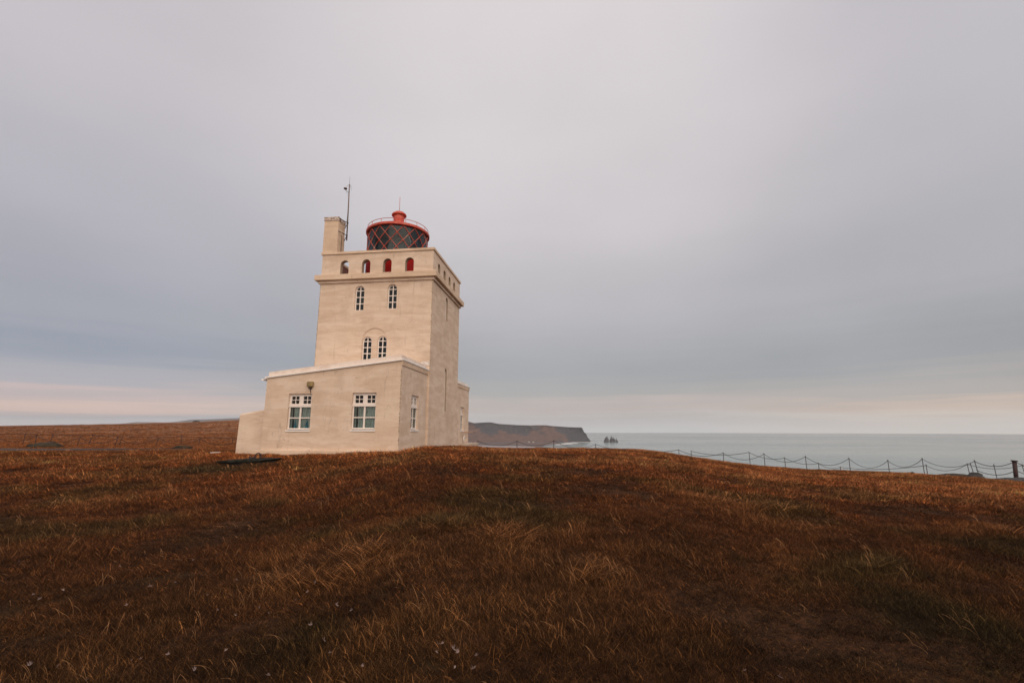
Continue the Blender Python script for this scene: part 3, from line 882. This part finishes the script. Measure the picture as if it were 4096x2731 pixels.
WF = [(-4.41, 1.02, -.02, 1.46), (-1.63, 1.02, -.01, 1.475)]
cf = [cut_box(c - w / 2, c + w / 2, AY0 - 1, AY0 + .7, a, b) for c, w, a, b in WF]
cs = [cut_box(AX1 - .7, AX1 + 1, -1.66 - .49, -1.66 + .49, -.01, 1.47)]
annex(AY0, -.003, 'annex_wall', 2.19, 2.84, cf + cs)
m = MB(); casement('y', -4.41, 1.02, -.02, 1.46, AY0, True, 1); casement('y', -1.63, 1.02, -.01, 1.475, AY0, True, 2)
casement('x', -1.66, .98, -.01, 1.47, AX1, True, 7)


def roof(y0, y1, zl, zr, front=True, up=.2, name='annex_roof'):
    e = .07
    # thin white trim board that follows the slope
    m = MB(); s = (zr - zl) / (AX1 - AX0)
    zz = lambda x: zl + (x - AX0) * s
    xa, xb = AX0 - e, AX1 + e; ya = y0 - e if front else y0; yb = y1 if front else y1 + e
    m.hexa([(xa, ya, zz(xa) - .06), (xb, ya, zz(xb) - .06), (xb, yb, zz(xb) - .06), (xa, yb, zz(xa) - .06), (xa, ya, zz(xa)), (xb, ya, zz(xb)), (xb, yb, zz(xb)), (xa, yb, zz(xa))])
    r = part(m, name, M['trim'])
    i = .06; xa, xb = AX0 + .02, AX1 - i; ya = y0 + i if front else y0 + .003; yb = y1 - .003 if front else y1 - i
    m = MB(); m.hexa([(xa, ya, zz(xa) + .002), (xb, ya, zz(xb) + .002), (xb, yb, zz(xb) + .002), (xa, yb, zz(xa) + .002), (xa, ya, zz(xa) + up), (xb, ya + .0, zz(xb) + up), (xb, yb, zz(xb) + up), (xa, yb, zz(xa) + up)])
    part(m, 'upstand', M['roofpaint'], r)
    m = MB(); m.hexa([(AX1 - .01, y0 - .02 if front else y0, zr - .26), (AX1 + .035, y0 - .02 if front else y0, zr - .26), (AX1 + .035, y1, zr - .26), (AX1 - .01, y1, zr - .26),
                      (AX1 - .01, y0 - .02 if front else y0, zr - .07), (AX1 + .05, y0 - .02 if front else y0, zr - .07), (AX1 + .05, y1, zr - .07), (AX1 - .01, y1, zr - .07)])
    part(m, 'side_moulding', M['plaster2'], r)
    return r


rf1 = roof(AY0, -.004, 2.19, 2.84)
m = MB(); pr = [(-6.06 + .075 * math.cos(a), 2.10 + .075 * math.sin(a)) for a in [math.pi + math.pi * k / 8 for k in range(9)]] + [(-6.06 + .068 * math.cos(a), 2.10 + .068 * math.sin(a)) for a in [2 * math.pi - math.pi * k / 8 for k in range(9)]]
pr = [(x - .02, z) for x, z in pr]
m.prism(pr, 'y', AY0 - .13, -.1); part(m, 'gutter', M['trim'], rf1)
m = MB()
v = [(-.40, -.012, 3.06), (-.02, -.012, 3.05), (-.01, -.012, 3.24), (-.12, -.02, 3.27), (-.2, -.015, 3.22), (-.33, -.03, 3.26), (-.46, -.012, 3.20)]
v2 = [(x, y + .010, z) for x, y, z in v]; n_ = len(v); m.add(v + v2, [tuple(range(n_)), tuple(reversed(range(n_, 2 * n_)))] + [(i, i + n_, (i + 1) % n_ + n_, (i + 1) % n_) for i in range(n_)])
part(m, 'flashing', M['flash'], rf1)
m = MB(); m.box(-6.35, AX1 + .10, AY0 - .14, AY0 - .003, -1.6, -.82); m.box(AX1 + .003, AX1 + .10, AY0 - .003, -.003, -1.6, -.82); bevel(part(m, 'plinth', M['plaster2']), .02)
# low wall left of the annex
m = MB(); m.hexa([(-7.38, -3.15, -1.6), (-5.975, -3.15, -1.6), (-5.975, -1.5, -1.6), (-7.38, -1.5, -1.6), (-7.34, -3.15, .66), (-5.975, -3.15, .88), (-5.975, -1.5, .88), (-7.34, -1.5, .66)])
bevel(part(m, 'low_wall', M['plaster']), .09, 4)
# meter box with cable
m = MB(); m.box(-4.10, -3.84, AY0 - .16, AY0 - .004, 1.73, 1.96); o = part(m, 'lamp_box', M['lampbox']); bevel(o, .045, 4)
m = MB(); m.box(-4.03, -3.93, AY0 - .10, AY0 - .004, 1.655, 1.715); m.tube([(-3.98, AY0 - .05, 1.66), (-3.97, AY0 - .02, 1.58), (-3.965, AY0 - .012, 1.49)], .014, 6); part(m, 'cable', M['blacksteel'], o)
# rear annex
RY0, RY1 = DP + .003, 9.22
cs = [cut_box(AX1 - .7, AX1 + 1, 7.40 - .45, 7.40 + .45, -.06, 1.39)]
annex(RY0, RY1, 'rear_annex_wall', 2.15, 2.80, cs); casement('x', 7.40, .90, -.06, 1.39, AX1, True, 8)
roof(RY0, RY1, 2.15, 2.80, False, .17, 'rear_annex_roof')
m = MB(); m.box(AX1 + .003, .45, 6.9, 10.0, -1.6, -.84); m.box(AX0, AX1, RY1 + .003, 10.0, -1.6, -.84); bevel(part(m, 'concrete_pad', M['paleconcrete']), .04)
m = MB(); m.tube([(.14, 6.95, -.14), (.14, 10.75, -.15)], .032, 8); m.tube([(AX1 + .01, 8.35, -.14), (.14, 8.35, -.14)], .02, 6); o = part(m, 'wall_pipe', M['rust'])
m = MB(); m.tube([(-.02, 7.55, -.76), (-.02, 7.55, -.5), (-.0, 7.62, -.38), (.0, 7.75, -.40), (.0, 7.78, -.55)], .045, 8); part(m, 'drain_pipe', M['flash'])

# blue vases behind the left window
cphi, sphi = math.cos(-PHI), math.sin(-PHI)


def lw(x, y, z): return Vector((B.x + x * cphi - y * sphi, B.y + x * sphi + y * cphi, z))


for k, x in enumerate((-4.64, -4.13)):
    m = MB(); m.lathe(0, 0, [(0, 0), (.065, 0), (.07, .05), (.058, .16), (.035, .26), (.015, .31), (0, .32)], 16); o = m.build('vase', M['bluevase']); o.location = lw(x, AY0 + .19, .055)
    tag(o, ('blue cone shaped vase in the left pane of the leftmost window', 'blue cone shaped vase in the right pane of the leftmost window')[k], 'vase', 'blue vases on the window sill')

# antenna mast
base = lw(-4.90, .42, 9.84); AM = empty('antenna_mast', base, -PHI)
tag(AM, 'thin steel antenna mast bolted beside the chimney on the lighthouse roof', 'antenna')
m = MB(); m.tube([(0, 0, 0), (-.03, 0, 1.9), (-.06, 0, 3.22)], [.035, .033, .027], 8); m.build('pole', M['steel'], AM)
for z in (.28, .99):
    m = MB(); m.tube([(-.29, -.40, z + .10), (-.01, 0, z)], .019, 6); m.tube([(-.29, .30, z - .16), (-.16, .15, z - .10), (-.01, 0, z - .03)], .019, 6); m.lathe(-.008, 0, [(.045, z - .04), (.045, z + .03)], 10); m.build('bracket', M['blacksteel'], AM)
m = MB(); m.tube([(-.06, 0, 3.2), (-.06, 0, 3.68)], .007, 5)
for dx, dy in ((-.21, -.02), (.19, -.02), (.04, .2)): m.tube([(-.06, 0, 3.24), (-.06 + dx, dy, 3.24 - .24)], .006, 5)
m.build('whip_antenna', M['steel'], AM)
m = MB(); m.lathe(-.27, 0, [(0, 2.98), (.09, 2.97), (.098, 2.995), (.07, 3.03), (0, 3.05)], 14); o = m.build('sensor', M['steel'], AM)
m = MB(); m.tube([(-.27, 0, 2.98), (-.25, 0, 2.92), (-.05, 0, 2.70)], .012, 5); m.tube([(-.28, 0, 2.96), (-.2, 0, 2.75), (-.05, 0, 2.45)], .004, 4); m.build('sensor_arm', M['steel'], o)
m = MB(); m.tube([(-.02, .02, 2.2), (-.06, .02, 1.6), (-.12, .1, 1.25), (-.2, .2, 1.0)], .005, 4); m.build('cable', M['blacksteel'], AM)

# ------------------------------------------------------------------ fences


def fence(name, label, posts, sag, rope=.014, post_r=.022, group=None, lower=None, loops=True):
    """posts: (px, top_py, forward distance, lean) in photo pixels; feet stand on the ground"""
    P = []
    for px, py, y, lean in posts:
        top = at(px, py, y); gz = float(ground_z(top.x + lean, top.y)); P.append((top, Vector((top.x + lean, top.y, gz - .1))))
    org = Vector((P[0][1].x, P[0][1].y, P[0][1].z + .1)); root = empty(name, org); tag(root, label, 'fence', group)
    for i, (a, b) in enumerate(P):
        m = MB(); pr_ = max(post_r if not isinstance(post_r, (list, tuple)) else post_r[i], a.y * .00062)
        m.tube([b, a], pr_, 8); d = (a - b).normalized(); m.tube([a - d * .06, a + d * .02], pr_ * 1.5, 8); m.build('post', M['post'], root, org)
    for i in range(len(P) - 1):
        sg = sag[i] if isinstance(sag, (list, tuple)) else sag
        if sg is None: continue
        for (h0, extra) in [(0.06, 0)] + ([(lower, 0)] if lower else []):
            a = P[i][0] - Vector((0, 0, h0)); b = P[i + 1][0] - Vector((0, 0, h0)); pts = []
            for k in range(25):
                t_ = k / 24.; p = a.lerp(b, t_); p.z -= sg * 4 * t_ * (1 - t_); pts.append(p)
            m = MB(); m.tube(pts, max(rope, P[i][0].y * .00042), 5); m.build('rope', M['rope'], root, org)
    return root


z4 = lambda x, y: (x * .4677, 1600 + y * .4677)
z6 = lambda x, y: (2600 + x * .63605, 1700 + y * .63559)
zr = lambda x, y: (3600 + x * .21088, 1780 + y * .21077)


def pl(zf, lst, dist):
    out = []
    for i, q in enumerate(lst):
        px, py = zf(q[0], q[1]); out.append((px, py, dist[i] if isinstance(dist, (list, tuple)) else dist, q[2] if len(q) > 2 else 0))
    return out


fence('rope_fence', 'rusty post fence with sagging rope across the field left of the lighthouse',
      pl(z4, [(-420, 306), (-40, 300), (317, 298, -.1), (688, 312, -.25), (1007, 316, -.2), (1358, 317, -.2), (1714, 326, -.15), (2080, 330), (2450, 330)], [52, 52, 52, 52, 52, 52, 52, 53, 54]), .62, .022, .030)
fence('wire_fence', 'taller leaning post fence with straight wire behind the sagging rope fence',
      pl(z4, [(-130, 280), (222, 282, -.15), (457, 289, -.3), (798, 294, -.45), (1051, 307, -.3), (1557, 308), (1990, 322), (2400, 325)], 58), .07, .010, .026)
fence('rope_fence', 'sagging rope fence along the clifftop from the lighthouse to the right edge',
      pl(z5, [(150, 470), (242, 435), (292, 422), (700, 424), (1084, 421), (1522, 458)], [70, 72, 80, 82, 83, 83]) +
      pl(z6, [(181, 153), (460, 172), (716, 178), (977, 194), (1250, 206), (1495, 219), (1711, 208)], [70, 62, 57, 54, 50, 46, 38]) +
      pl(zr, [(1410, 288, .2)], [34]), [.1, .2, .75, .75, .9, .8, .6, .75, .75, .8, .8, .6, .5], .016, .022)
fence('rope_fence', 'lower second rope fence nearer the sea behind the clifftop fence',
      pl(z6, [(258, 160), (622, 168, .2), (846, 203), (1059, 237), (1197, 262)], [76, 68, 64, 62, 62]) +
      pl(zr, [(495, 372), (1272, 348, .1), (2312, 368, .2), (3100, 380)], [46, 40, 37, 36]), [.5, .45, .4, .35, .3, .5, .3, .4], .013, .018)
fence('chain_fence', 'thick black post with heavy sagging chains at the right edge',
      pl(zr, [(1410, 290, .2), (2167, 292, -.12), (3000, 300)], [33.2, 32.0, 31.5]), [.32, .4], .020, [.022, .115, .115], lower=.62)
fence('short_posts', 'two bare leaning rusty posts between the ropes near the thick black post',
      pl(zr, [(1332, 344, .25), (1777, 366, .08)], [38, 37]), [None], .01, .020)

# ------------------------------------------------------------------ rocks, slab, plank


def boulder(name, label, cat, c, size, mat, seed, group=None, flat=.0):
    bm = bmesh.new(); bmesh.ops.create_icosphere(bm, subdivisions=4, radius=1)
    for v in bm.verts:
        n = v.co.normalized(); d = 1 + .28 * float(fbm(n.x * 3 + seed, n.y * 3 + n.z * 2.3, 1.3, 4, seed)); q = n * d
        v.co = Vector((q.x * size[0], q.y * size[1], max(q.z, -.5) * size[2]))
    me = bpy.data.meshes.new(name); bm.to_mesh(me); bm.free(); me.materials.append(mat)
    for p in me.polygons: p.use_smooth = True
    o = bpy.data.objects.new(name, me); COL.objects.link(o); o.location = (c[0], c[1], float(ground_z(c[0], c[1])) + size[2] * .1); tag(o, label, cat, group); return o


def gpt(px, y, off=0): p = at(px, 1780, y); return (p.x, p.y)


boulder('rock', 'smooth dark boulder beside the leaning posts at the clifftop', 'rock', gpt(3876, 32.5), (.62, .45, .42), M['rock'], 3)
boulder('rock', 'small black rock on the grassy skyline left of the boulder', 'rock', gpt(3632, 36), (.26, .22, .24), M['rock'], 5)
boulder('rock', 'tiny dark rock on the skyline grass between two rope fence posts', 'rock', gpt(3585, 38), (.2, .2, .15), M['rock'], 6)
boulder('rock', 'low brown grassy rock shelf on the skyline left of the boulder', 'rock', gpt(3800, 33.5), (1.4, .7, .28), M['mossrock'], 8)
boulder('rock', 'long low dark rock ledge beneath the thick black post', 'rock', gpt(4040, 29.0), (2.3, .9, .26), M['rock'], 11)
boulder('rock', 'dark rock ledge in the grass at the far right edge', 'rock', gpt(4190, 28.0), (1.9, .8, .30), M['rock'], 15)
boulder('mound', 'dark mossy mound behind the gravel path by the rope fence', 'mound', gpt(182, 48), (1.75, .9, .5), M['mossrock'], 21)
boulder('mound', 'small dark hump in the grass near the rope fence posts', 'mound', gpt(732, 46), (.9, .5, .24), M['mossrock'], 25)
boulder('cairn', 'small dark outcrop on the ridge of the far brown hill', 'rock', gpt(772, 400), (3.0, 1.5, 1.0), M['rock'], 31)

# concrete slab with iron ring
SR = empty('concrete_slab', (SLAB[0], SLAB[1], float(ground_z(SLAB[0], SLAB[1])) - .1), R(-8))
tag(SR, 'dark wet concrete slab with an iron lifting ring sunk in the grass', 'slab')
gz = SLAB.z - .02 - SR.location.z
m = MB(); m.prism([(-.84, gz - .10), (.80, gz - .04), (.86, gz + .02), (.3, gz + .035), (-.5, gz + .0), (-.86, gz - .03)], 'y', -.35, .75); bevel(m.build('slab', M['concrete'], SR), .02)
m = MB(); m.prism([(-.75, gz - .55), (.7, gz - .5), (.75, gz - .045), (-.8, gz - .105)], 'y', -.2, .6); m.build('footing', M['rock'], SR)
m = MB(); rp = [(.36 + .085 * math.cos(a), .10 + .03 * math.cos(a), gz + .10 + .12 * math.sin(a)) for a in [math.pi * (-.35 + 1.7 * k / 18) for k in range(19)]]
m.tube(rp, .022, 7); m.tube([(.02, .1, gz + .09), (.1, .12, gz + .05), (.26, .1, gz + .07)], .035, 7); m.build('ring', M['post'], SR)
p = at(861, 1809, 19.2); m = MB(); m.box(-.17, .17, -.05, .05, 0, .02); o = m.build('plank', M['trim']); o.location = (p.x, p.y, p.z - .01); o.rotation_euler = (0, R(-2), R(8))
bevel(o, .006); tag(o, 'short pale plank lying in the grass left of the low wall', 'plank')

# ------------------------------------------------------------------ grass


def tuft_mesh(seed, n=46, h=(.12, .26), spread=.10, w=.0026, lean=.55, curl=.6, segs=4):
    r = random.Random(seed); v = []; f = []; sm = []; hv = []
    for i in range(n):
        a = r.random() * 6.283; rad = spread * math.sqrt(r.random()); x0, y0 = rad * math.cos(a), rad * math.sin(a)
        H = r.uniform(*h); yaw = r.gauss(math.pi, 1.9); L_ = lean * r.uniform(.3, 1.3); dx, dy = math.cos(yaw), math.sin(yaw) * .6
        fa = r.random() * math.pi; wx, wy = math.cos(fa), math.sin(fa); b = len(v); ww = w * r.uniform(.7, 1.5); val = r.random()
        cu = curl * r.uniform(.3, 1.2)
        for k in range(segs + 1):
            t_ = k / segs; out = L_ * t_ + cu * t_ * t_ * .6; z = H * (t_ - .28 * cu * t_ * t_); x = x0 + dx * out * H; y = y0 + dy * out * H
            q = ww * (1 - .85 * t_)
            if k < segs: v += [(x - wx * q, y - wy * q, z - .02 * (k == 0)), (x + wx * q, y + wy * q, z - .02 * (k == 0))]; hv += [(t_, val)] * 2
            else: v.append((x, y, z)); hv.append((t_, val))
        for k in range(segs - 1): f.append((b + 2 * k, b + 2 * k + 1, b + 2 * k + 3, b + 2 * k + 2))
        f.append((b + 2 * segs - 2, b + 2 * segs - 1, b + 2 * segs))
    me = bpy.data.meshes.new('tuft'); me.from_pydata(v, [], f)
    at_ = me.attributes.new('blade', 'FLOAT', 'POINT'); at_.data.foreach_set('value', [q[1] for q in hv])
    a2 = me.attributes.new('hgt', 'FLOAT', 'POINT'); a2.data.foreach_set('value', [q[0] for q in hv])
    return me


def stalk_mesh(seed, n=3):
    r = random.Random(seed); m = MB(); hv = []
    for i in range(n):
        H = r.uniform(.12, .26); yaw = math.pi + r.gauss(0, .7); x0, y0 = r.uniform(-.08, .08), r.uniform(-.08, .08); L_ = r.uniform(.2, .8)
        pts = [(x0 + math.cos(yaw) * L_ * H * (q / 6.) ** 1.8, y0 + math.sin(yaw) * .5 * L_ * H * (q / 6.) ** 1.8, H * (q / 6.) * (1 - .3 * L_ * (q / 6.) ** 2)) for q in range(7)]
        m.tube(pts, [.0010, .0009, .0008, .0007, .0012, .0014, .0005], 3)
    me = m.mesh('stalk'); n_ = len(me.vertices); at_ = me.attributes.new('blade', 'FLOAT', 'POINT'); at_.data.foreach_set('value', [1.3] * n_)
    a2 = me.attributes.new('hgt', 'FLOAT', 'POINT'); a2.data.foreach_set('value', [1.0] * n_); return me


def grass_material():
    t = NT('autumn_grass'); a = t.N('ShaderNodeAttribute'); a.attribute_name = 'blade'; b = t.N('ShaderNodeAttribute'); b.attribute_name = 'hgt'
    c = t.N('ShaderNodeAttribute'); c.attribute_type = 'INSTANCER'; c.attribute_name = 'tint'
    bright = t.math('ADD', t.math('MULTIPLY', t.math('POWER', a.outputs['Fac'], 4.5), 2.9), .30)
    tip = t.math('ADD', t.math('MULTIPLY', b.outputs['Fac'], .45), .70)
    k = t.math('MULTIPLY', bright, tip)
    cc = t.N('ShaderNodeVectorMath'); cc.operation = 'SCALE'; t.L(c.outputs['Vector'], cc.inputs[0]); t.L(k, cc.inputs['Scale'])
    col = t.mix(t.rng(a.outputs['Fac'], .93, 1.25, 0, .5), cc.outputs[0], (.30, .17, .08))
    t.done(col, .75, spec=.15)
    tr = t.N('ShaderNodeBsdfTranslucent'); t.L(col, tr.inputs[0]); mx = t.N('ShaderNodeMixShader'); mx.inputs[0].default_value = .12
    t.L(t.b.outputs[0], mx.inputs[1]); t.L(tr.outputs[0], mx.inputs[2]); t.L(mx.outputs[0], t.out.inputs[0]); return t.m


GM = grass_material()
protos = []
for s in range(6): protos.append(tuft_mesh(10 + s, 46, (.04, .12), .11, .0019, .7, .7, 3))                   # 0-5 ordinary, near
for s in range(3): protos.append(tuft_mesh(30 + s, 60, (.08, .20), .11, .0019, 1.1, 1.2))                    # 6-8 swept clumps
for s in range(3): protos.append(tuft_mesh(50 + s, 70, (.02, .06), .12, .0021, .9, .8, 2))                   # 9-11 matted turf
for s in range(3): protos.append(stalk_mesh(70 + s))                                                         # 12-14 seed stalks
for s in range(4): protos.append(tuft_mesh(90 + s, 34, (.05, .13), .12, .0048, .8, .8, 3))                   # 15-18 coarse, farther off
pc = bpy.data.collections.new('tufts')
for i, me in enumerate(protos):
    me.materials.append(GM); o = bpy.data.objects.new('tuft_%02d' % i, me); pc.objects.link(o)


def scatter():
    X = []; Y = []; SCL = []; IDX = []

    def zone(y0, y1, dens, scl, umax=1.2, umin=-1.2):
        A = (umax - umin) * (y1 * y1 - y0 * y0) / 2; n = int(A * dens)
        y = np.sqrt(rng.uniform(y0 * y0, y1 * y1, n)); u = rng.uniform(umin, umax, n); X.append(u * y); Y.append(y); SCL.append(rng.uniform(.75, 1.25, n) * scl)
    zone(2.0, 5, 520, .78); zone(5, 8, 340, .92); zone(8, 13, 150, 1.1); zone(13, 20, 85, 1.2); zone(20, 30, 42, 1.35)
    zone(30, 45, 10, 1.55); zone(45, 70, 5, 1.8, 1.2, -1.2); zone(70, 95, 2.2, 2.0, .6, -1.2); zone(95, 150, .7, 2.8, -.4, -1.25); zone(150, 270, .22, 3.8, -.4, -1.25)
    x = np.concatenate(X); y = np.concatenate(Y); s = np.concatenate(SCL)
    # extra: band of grass against the walls
    n = 5200; lx = rng.uniform(-8, 1.6, n); ly = -3.66 - np.abs(rng.normal(0, .5, n)); q = rng.random(n) < .28
    lx = np.where(q, rng.uniform(.06, .9, n), lx); ly = np.where(q, rng.uniform(-3.4, 9, n), ly)
    wx = B.x + lx * math.cos(PHI) + ly * math.sin(PHI); wy = B.y - lx * math.sin(PHI) + ly * math.cos(PHI)
    x = np.concatenate([x, wx]); y = np.concatenate([y, wy]); s = np.concatenate([s, rng.uniform(.9, 2.1, n)])
    n = 1400; wx = SLAB[0] + rng.normal(-.2, .85, n); wy = SLAB[1] - .42 - np.abs(rng.normal(0, .9, n)); x = np.concatenate([x, wx]); y = np.concatenate([y, wy]); s = np.concatenate([s, rng.uniform(1.0, 1.8, n)])
    # footprint of building, slab, path
    dx, dy = x - B.x, y - B.y; lx = dx * math.cos(PHI) - dy * math.sin(PHI); ly = dx * math.sin(PHI) + dy * math.cos(PHI)
    keep = ~((lx > -6.15) & (lx < .02) & (ly > -3.66) & (ly < 9.6)) & ~((lx > -7.42) & (lx < -5.9) & (ly > -3.25) & (ly < -1.4)) & ~((lx > -.2) & (lx < .5) & (ly > 6.9) & (ly < 10))
    sx, sy = x - SLAB[0], y - SLAB[1]; keep &= ~((np.abs(sx) < .8) & (sy > -.22) & (sy < .75))
    keep &= ~((x < -27) & (y > 32) & (y < 46.0 + .8 * fbm(x, y, 3, 2, 3)) & (np.abs(y - 42) < .6 + 9 * smooth_step((-x - 27) / 8)))
    gz = ground_z(x, y); keep &= gz > -9
    x, y, s, gz = x[keep], y[keep], s[keep], gz[keep]; n = len(x)
    big = fbm(x, y, 1.9, 3, 101); med = fbm(x, y, .7, 3, 202); grn = fbm(x, y, 1.7, 4, 303); huge = fbm(x, y, 11, 2, 404)
    hgt = np.clip(.70 + .35 * big + .5 * med, .42, 1.25)
    idx = rng.integers(0, 6, n)
    idx = np.where((big + .5 * med) > .66, rng.integers(6, 9, n), idx); idx = np.where((y > 8.5) & (rng.random(n) < smooth_step((y - 8) / 6)), rng.integers(15, 19, n), idx)
    idx = np.where(((big + .4 * med) < -.55) | (rng.random(n) < .15), rng.integers(9, 12, n), idx)
    st = rng.random(n) < .007; idx = np.where(st, rng.integers(12, 15, n), idx)
    # tint: russet, straw, olive and dark mossy patches
    rus = np.array([.27, .082, .023]); straw = np.array([.42, .165, .060]); olive = np.array([.080, .064, .020]); dark = np.array([.075, .034, .016]); red = np.array([.19, .060, .030])
    w1 = smooth_step((big + .6 * med + .15) / .9)[:, None]; w2 = smooth_step((grn + .3 * med + .02) / .38)[:, None]; w3 = smooth_step((-big - .5 * med - .10) / .5)[:, None] * .8
    c = rus * (1 - w1) + straw * w1; c = c * (1 - .75 * w3) + dark * .75 * w3
    near = np.clip(1 - (y - 3.0) / 11., 0, 1)[:, None]; c = c * .86           # greener near the camera; lens vignetting put in as darker tint
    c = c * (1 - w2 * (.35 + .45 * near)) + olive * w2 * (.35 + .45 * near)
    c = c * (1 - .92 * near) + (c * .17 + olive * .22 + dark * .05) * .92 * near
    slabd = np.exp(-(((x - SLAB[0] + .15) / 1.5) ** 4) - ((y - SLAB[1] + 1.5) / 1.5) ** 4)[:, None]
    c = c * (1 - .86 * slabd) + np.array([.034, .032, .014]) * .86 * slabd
    c = c * (1 + .22 * huge[:, None]) * np.exp(rng.normal(0, .42, (n, 1))) * (1 + .45 * fbm(x, y, .55, 2, 606))[:, None]
    c = c * np.where(rng.random((n, 1)) < .06, 1.5, 1.0)
    c = np.where(st[:, None], np.array([.19, .095, .042]) * rng.uniform(.4, 1.1, (n, 1)) * (1 - .62 * near), c)
    # far field is paler
    far = smooth_step((y - 24) / 20.)[:, None]; c = c * (1 - .4 * far) + straw * .4 * far
    rot = np.stack([rng.normal(0, .10, n), rng.normal(0, .10, n) + .0, rng.normal(0, .45, n) + .5 * fbm(x, y, 2.2, 2, 55)], -1)
    scl = np.stack([s, s, s * hgt], -1)
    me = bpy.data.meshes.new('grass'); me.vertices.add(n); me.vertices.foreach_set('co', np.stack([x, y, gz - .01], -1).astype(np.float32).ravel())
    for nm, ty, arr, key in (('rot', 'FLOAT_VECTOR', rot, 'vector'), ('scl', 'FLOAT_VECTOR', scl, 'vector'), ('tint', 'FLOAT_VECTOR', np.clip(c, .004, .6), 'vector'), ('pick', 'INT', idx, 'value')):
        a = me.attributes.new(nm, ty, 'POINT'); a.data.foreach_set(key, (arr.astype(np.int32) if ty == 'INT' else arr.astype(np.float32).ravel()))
    o = bpy.data.objects.new('grass', me); COL.objects.link(o); tag(o, 'russet and straw coloured windblown grass covering the hill', 'grass', kind='stuff')
    ng = bpy.data.node_groups.new('grow', 'GeometryNodeTree')
    ng.interface.new_socket('Geometry', in_out='INPUT', socket_type='NodeSocketGeometry'); ng.interface.new_socket('Geometry', in_out='OUTPUT', socket_type='NodeSocketGeometry')
    N = ng.nodes.new; L = ng.links.new; gi = N('NodeGroupInput'); go = N('NodeGroupOutput'); ip = N('GeometryNodeInstanceOnPoints')
    ci = N('GeometryNodeCollectionInfo'); ci.inputs['Collection'].default_value = pc; ci.inputs['Separate Children'].default_value = True; ci.inputs['Reset Children'].default_value = True

    def na(nm, ty):
        q = N('GeometryNodeInputNamedAttribute'); q.data_type = ty; q.inputs['Name'].default_value = nm; return q.outputs['Attribute']
    L(gi.outputs[0], ip.inputs['Points']); L(ci.outputs[0], ip.inputs['Instance']); ip.inputs['Pick Instance'].default_value = True
    L(na('pick', 'INT'), ip.inputs['Instance Index']); L(na('scl', 'FLOAT_VECTOR'), ip.inputs['Scale'])
    er = N('FunctionNodeEulerToRotation'); L(na('rot', 'FLOAT_VECTOR'), er.inputs[0]); L(er.outputs[0], ip.inputs['Rotation'])
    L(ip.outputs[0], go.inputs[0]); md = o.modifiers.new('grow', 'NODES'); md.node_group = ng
    print('tufts', n)


scatter()

# pale feathery leaves in the foreground grass
fl = MB(); rr = random.Random(4)
M['petal'] = simple('pale_pink_leaf', (.30, .22, .20), .7, (.16, .09, .08), 30)
proto = None
fpx = [(74, 2247), (215, 2262), (480, 2265), (772, 2240), (830, 2380), (505, 2420), (133, 2378), (160, 2395), (870, 2440), (940, 2460), (1035, 2430), (1074, 2452), (1180, 2400), (1230, 2368), (1345, 2420), (945, 2318),
       (1240, 2500), (1185, 2515), (1295, 2560), (905, 2600), (400, 2625), (525, 2640), (560, 2635), (120, 2660), (230, 2665), (345, 2720), (780, 2680), (1320, 2610), (1262, 2330), (1404, 2442), (1755, 2575), (1770, 2573), (1812, 2595),
       (1827, 2596), (1832, 2610), (1745, 2607), (1822, 2668), (1896, 2672), (1903, 2622), (1375, 2707), (2981, 2680), (3120, 2707), (1450, 2665), (670, 2618), (1070, 2700), (700, 2330), (600, 2345), (250, 2360)]
for i, (px, py) in enumerate(fpx):
    a, b, c = ray(px, py); y = 2.0
    for _ in range(40):
        x_ = a / b * y; z_ = c / b * y; g = float(ground_z(x_, y)) + .09
        y *= 1 + .5 * ((g / z_) - 1) if z_ < 0 else 1
    if proto is None:
        for k in range(9):
            an = -1.2 + 2.4 * k / 8; l = rr.uniform(.035, .055); d = Vector((math.sin(an) * .9, rr.uniform(-.3, .3), math.cos(an))).normalized(); s_ = d.cross(Vector((0, 1, 0))).normalized() * .0035
            fl.add([Vector((0, 0, 0)), d * l * .55 + s_, d * l, d * l * .55 - s_], [(0, 1, 2, 3)])
        m_ = MB(); m_.tube([(.01, 0, -.15), (.005, 0, -.07), (0, 0, 0)], .0015, 4)
        proto = fl.build('leaf_rosette', M['petal']); st_ = m_.build('stem', GM, proto); o = proto; s2 = st_
        tag(o, 'small pale pink feathery leaf rosette in the dark foreground grass', 'plant', 'pale leaf rosettes in the foreground grass')
    else:
        o = proto.copy(); COL.objects.link(o); s2 = st_.copy(); COL.objects.link(s2); s2.parent = o
    o.location = (a / b * y, y, c / b * y); o.rotation_euler = (rr.uniform(-.5, .5), rr.uniform(-.6, .6), rr.uniform(0, 6)); k = rr.uniform(.28, .6); o.scale = (k, k, k)
bpy.data.meshes.remove(bpy.data.meshes['cut']) if 'cut' in bpy.data.meshes else None
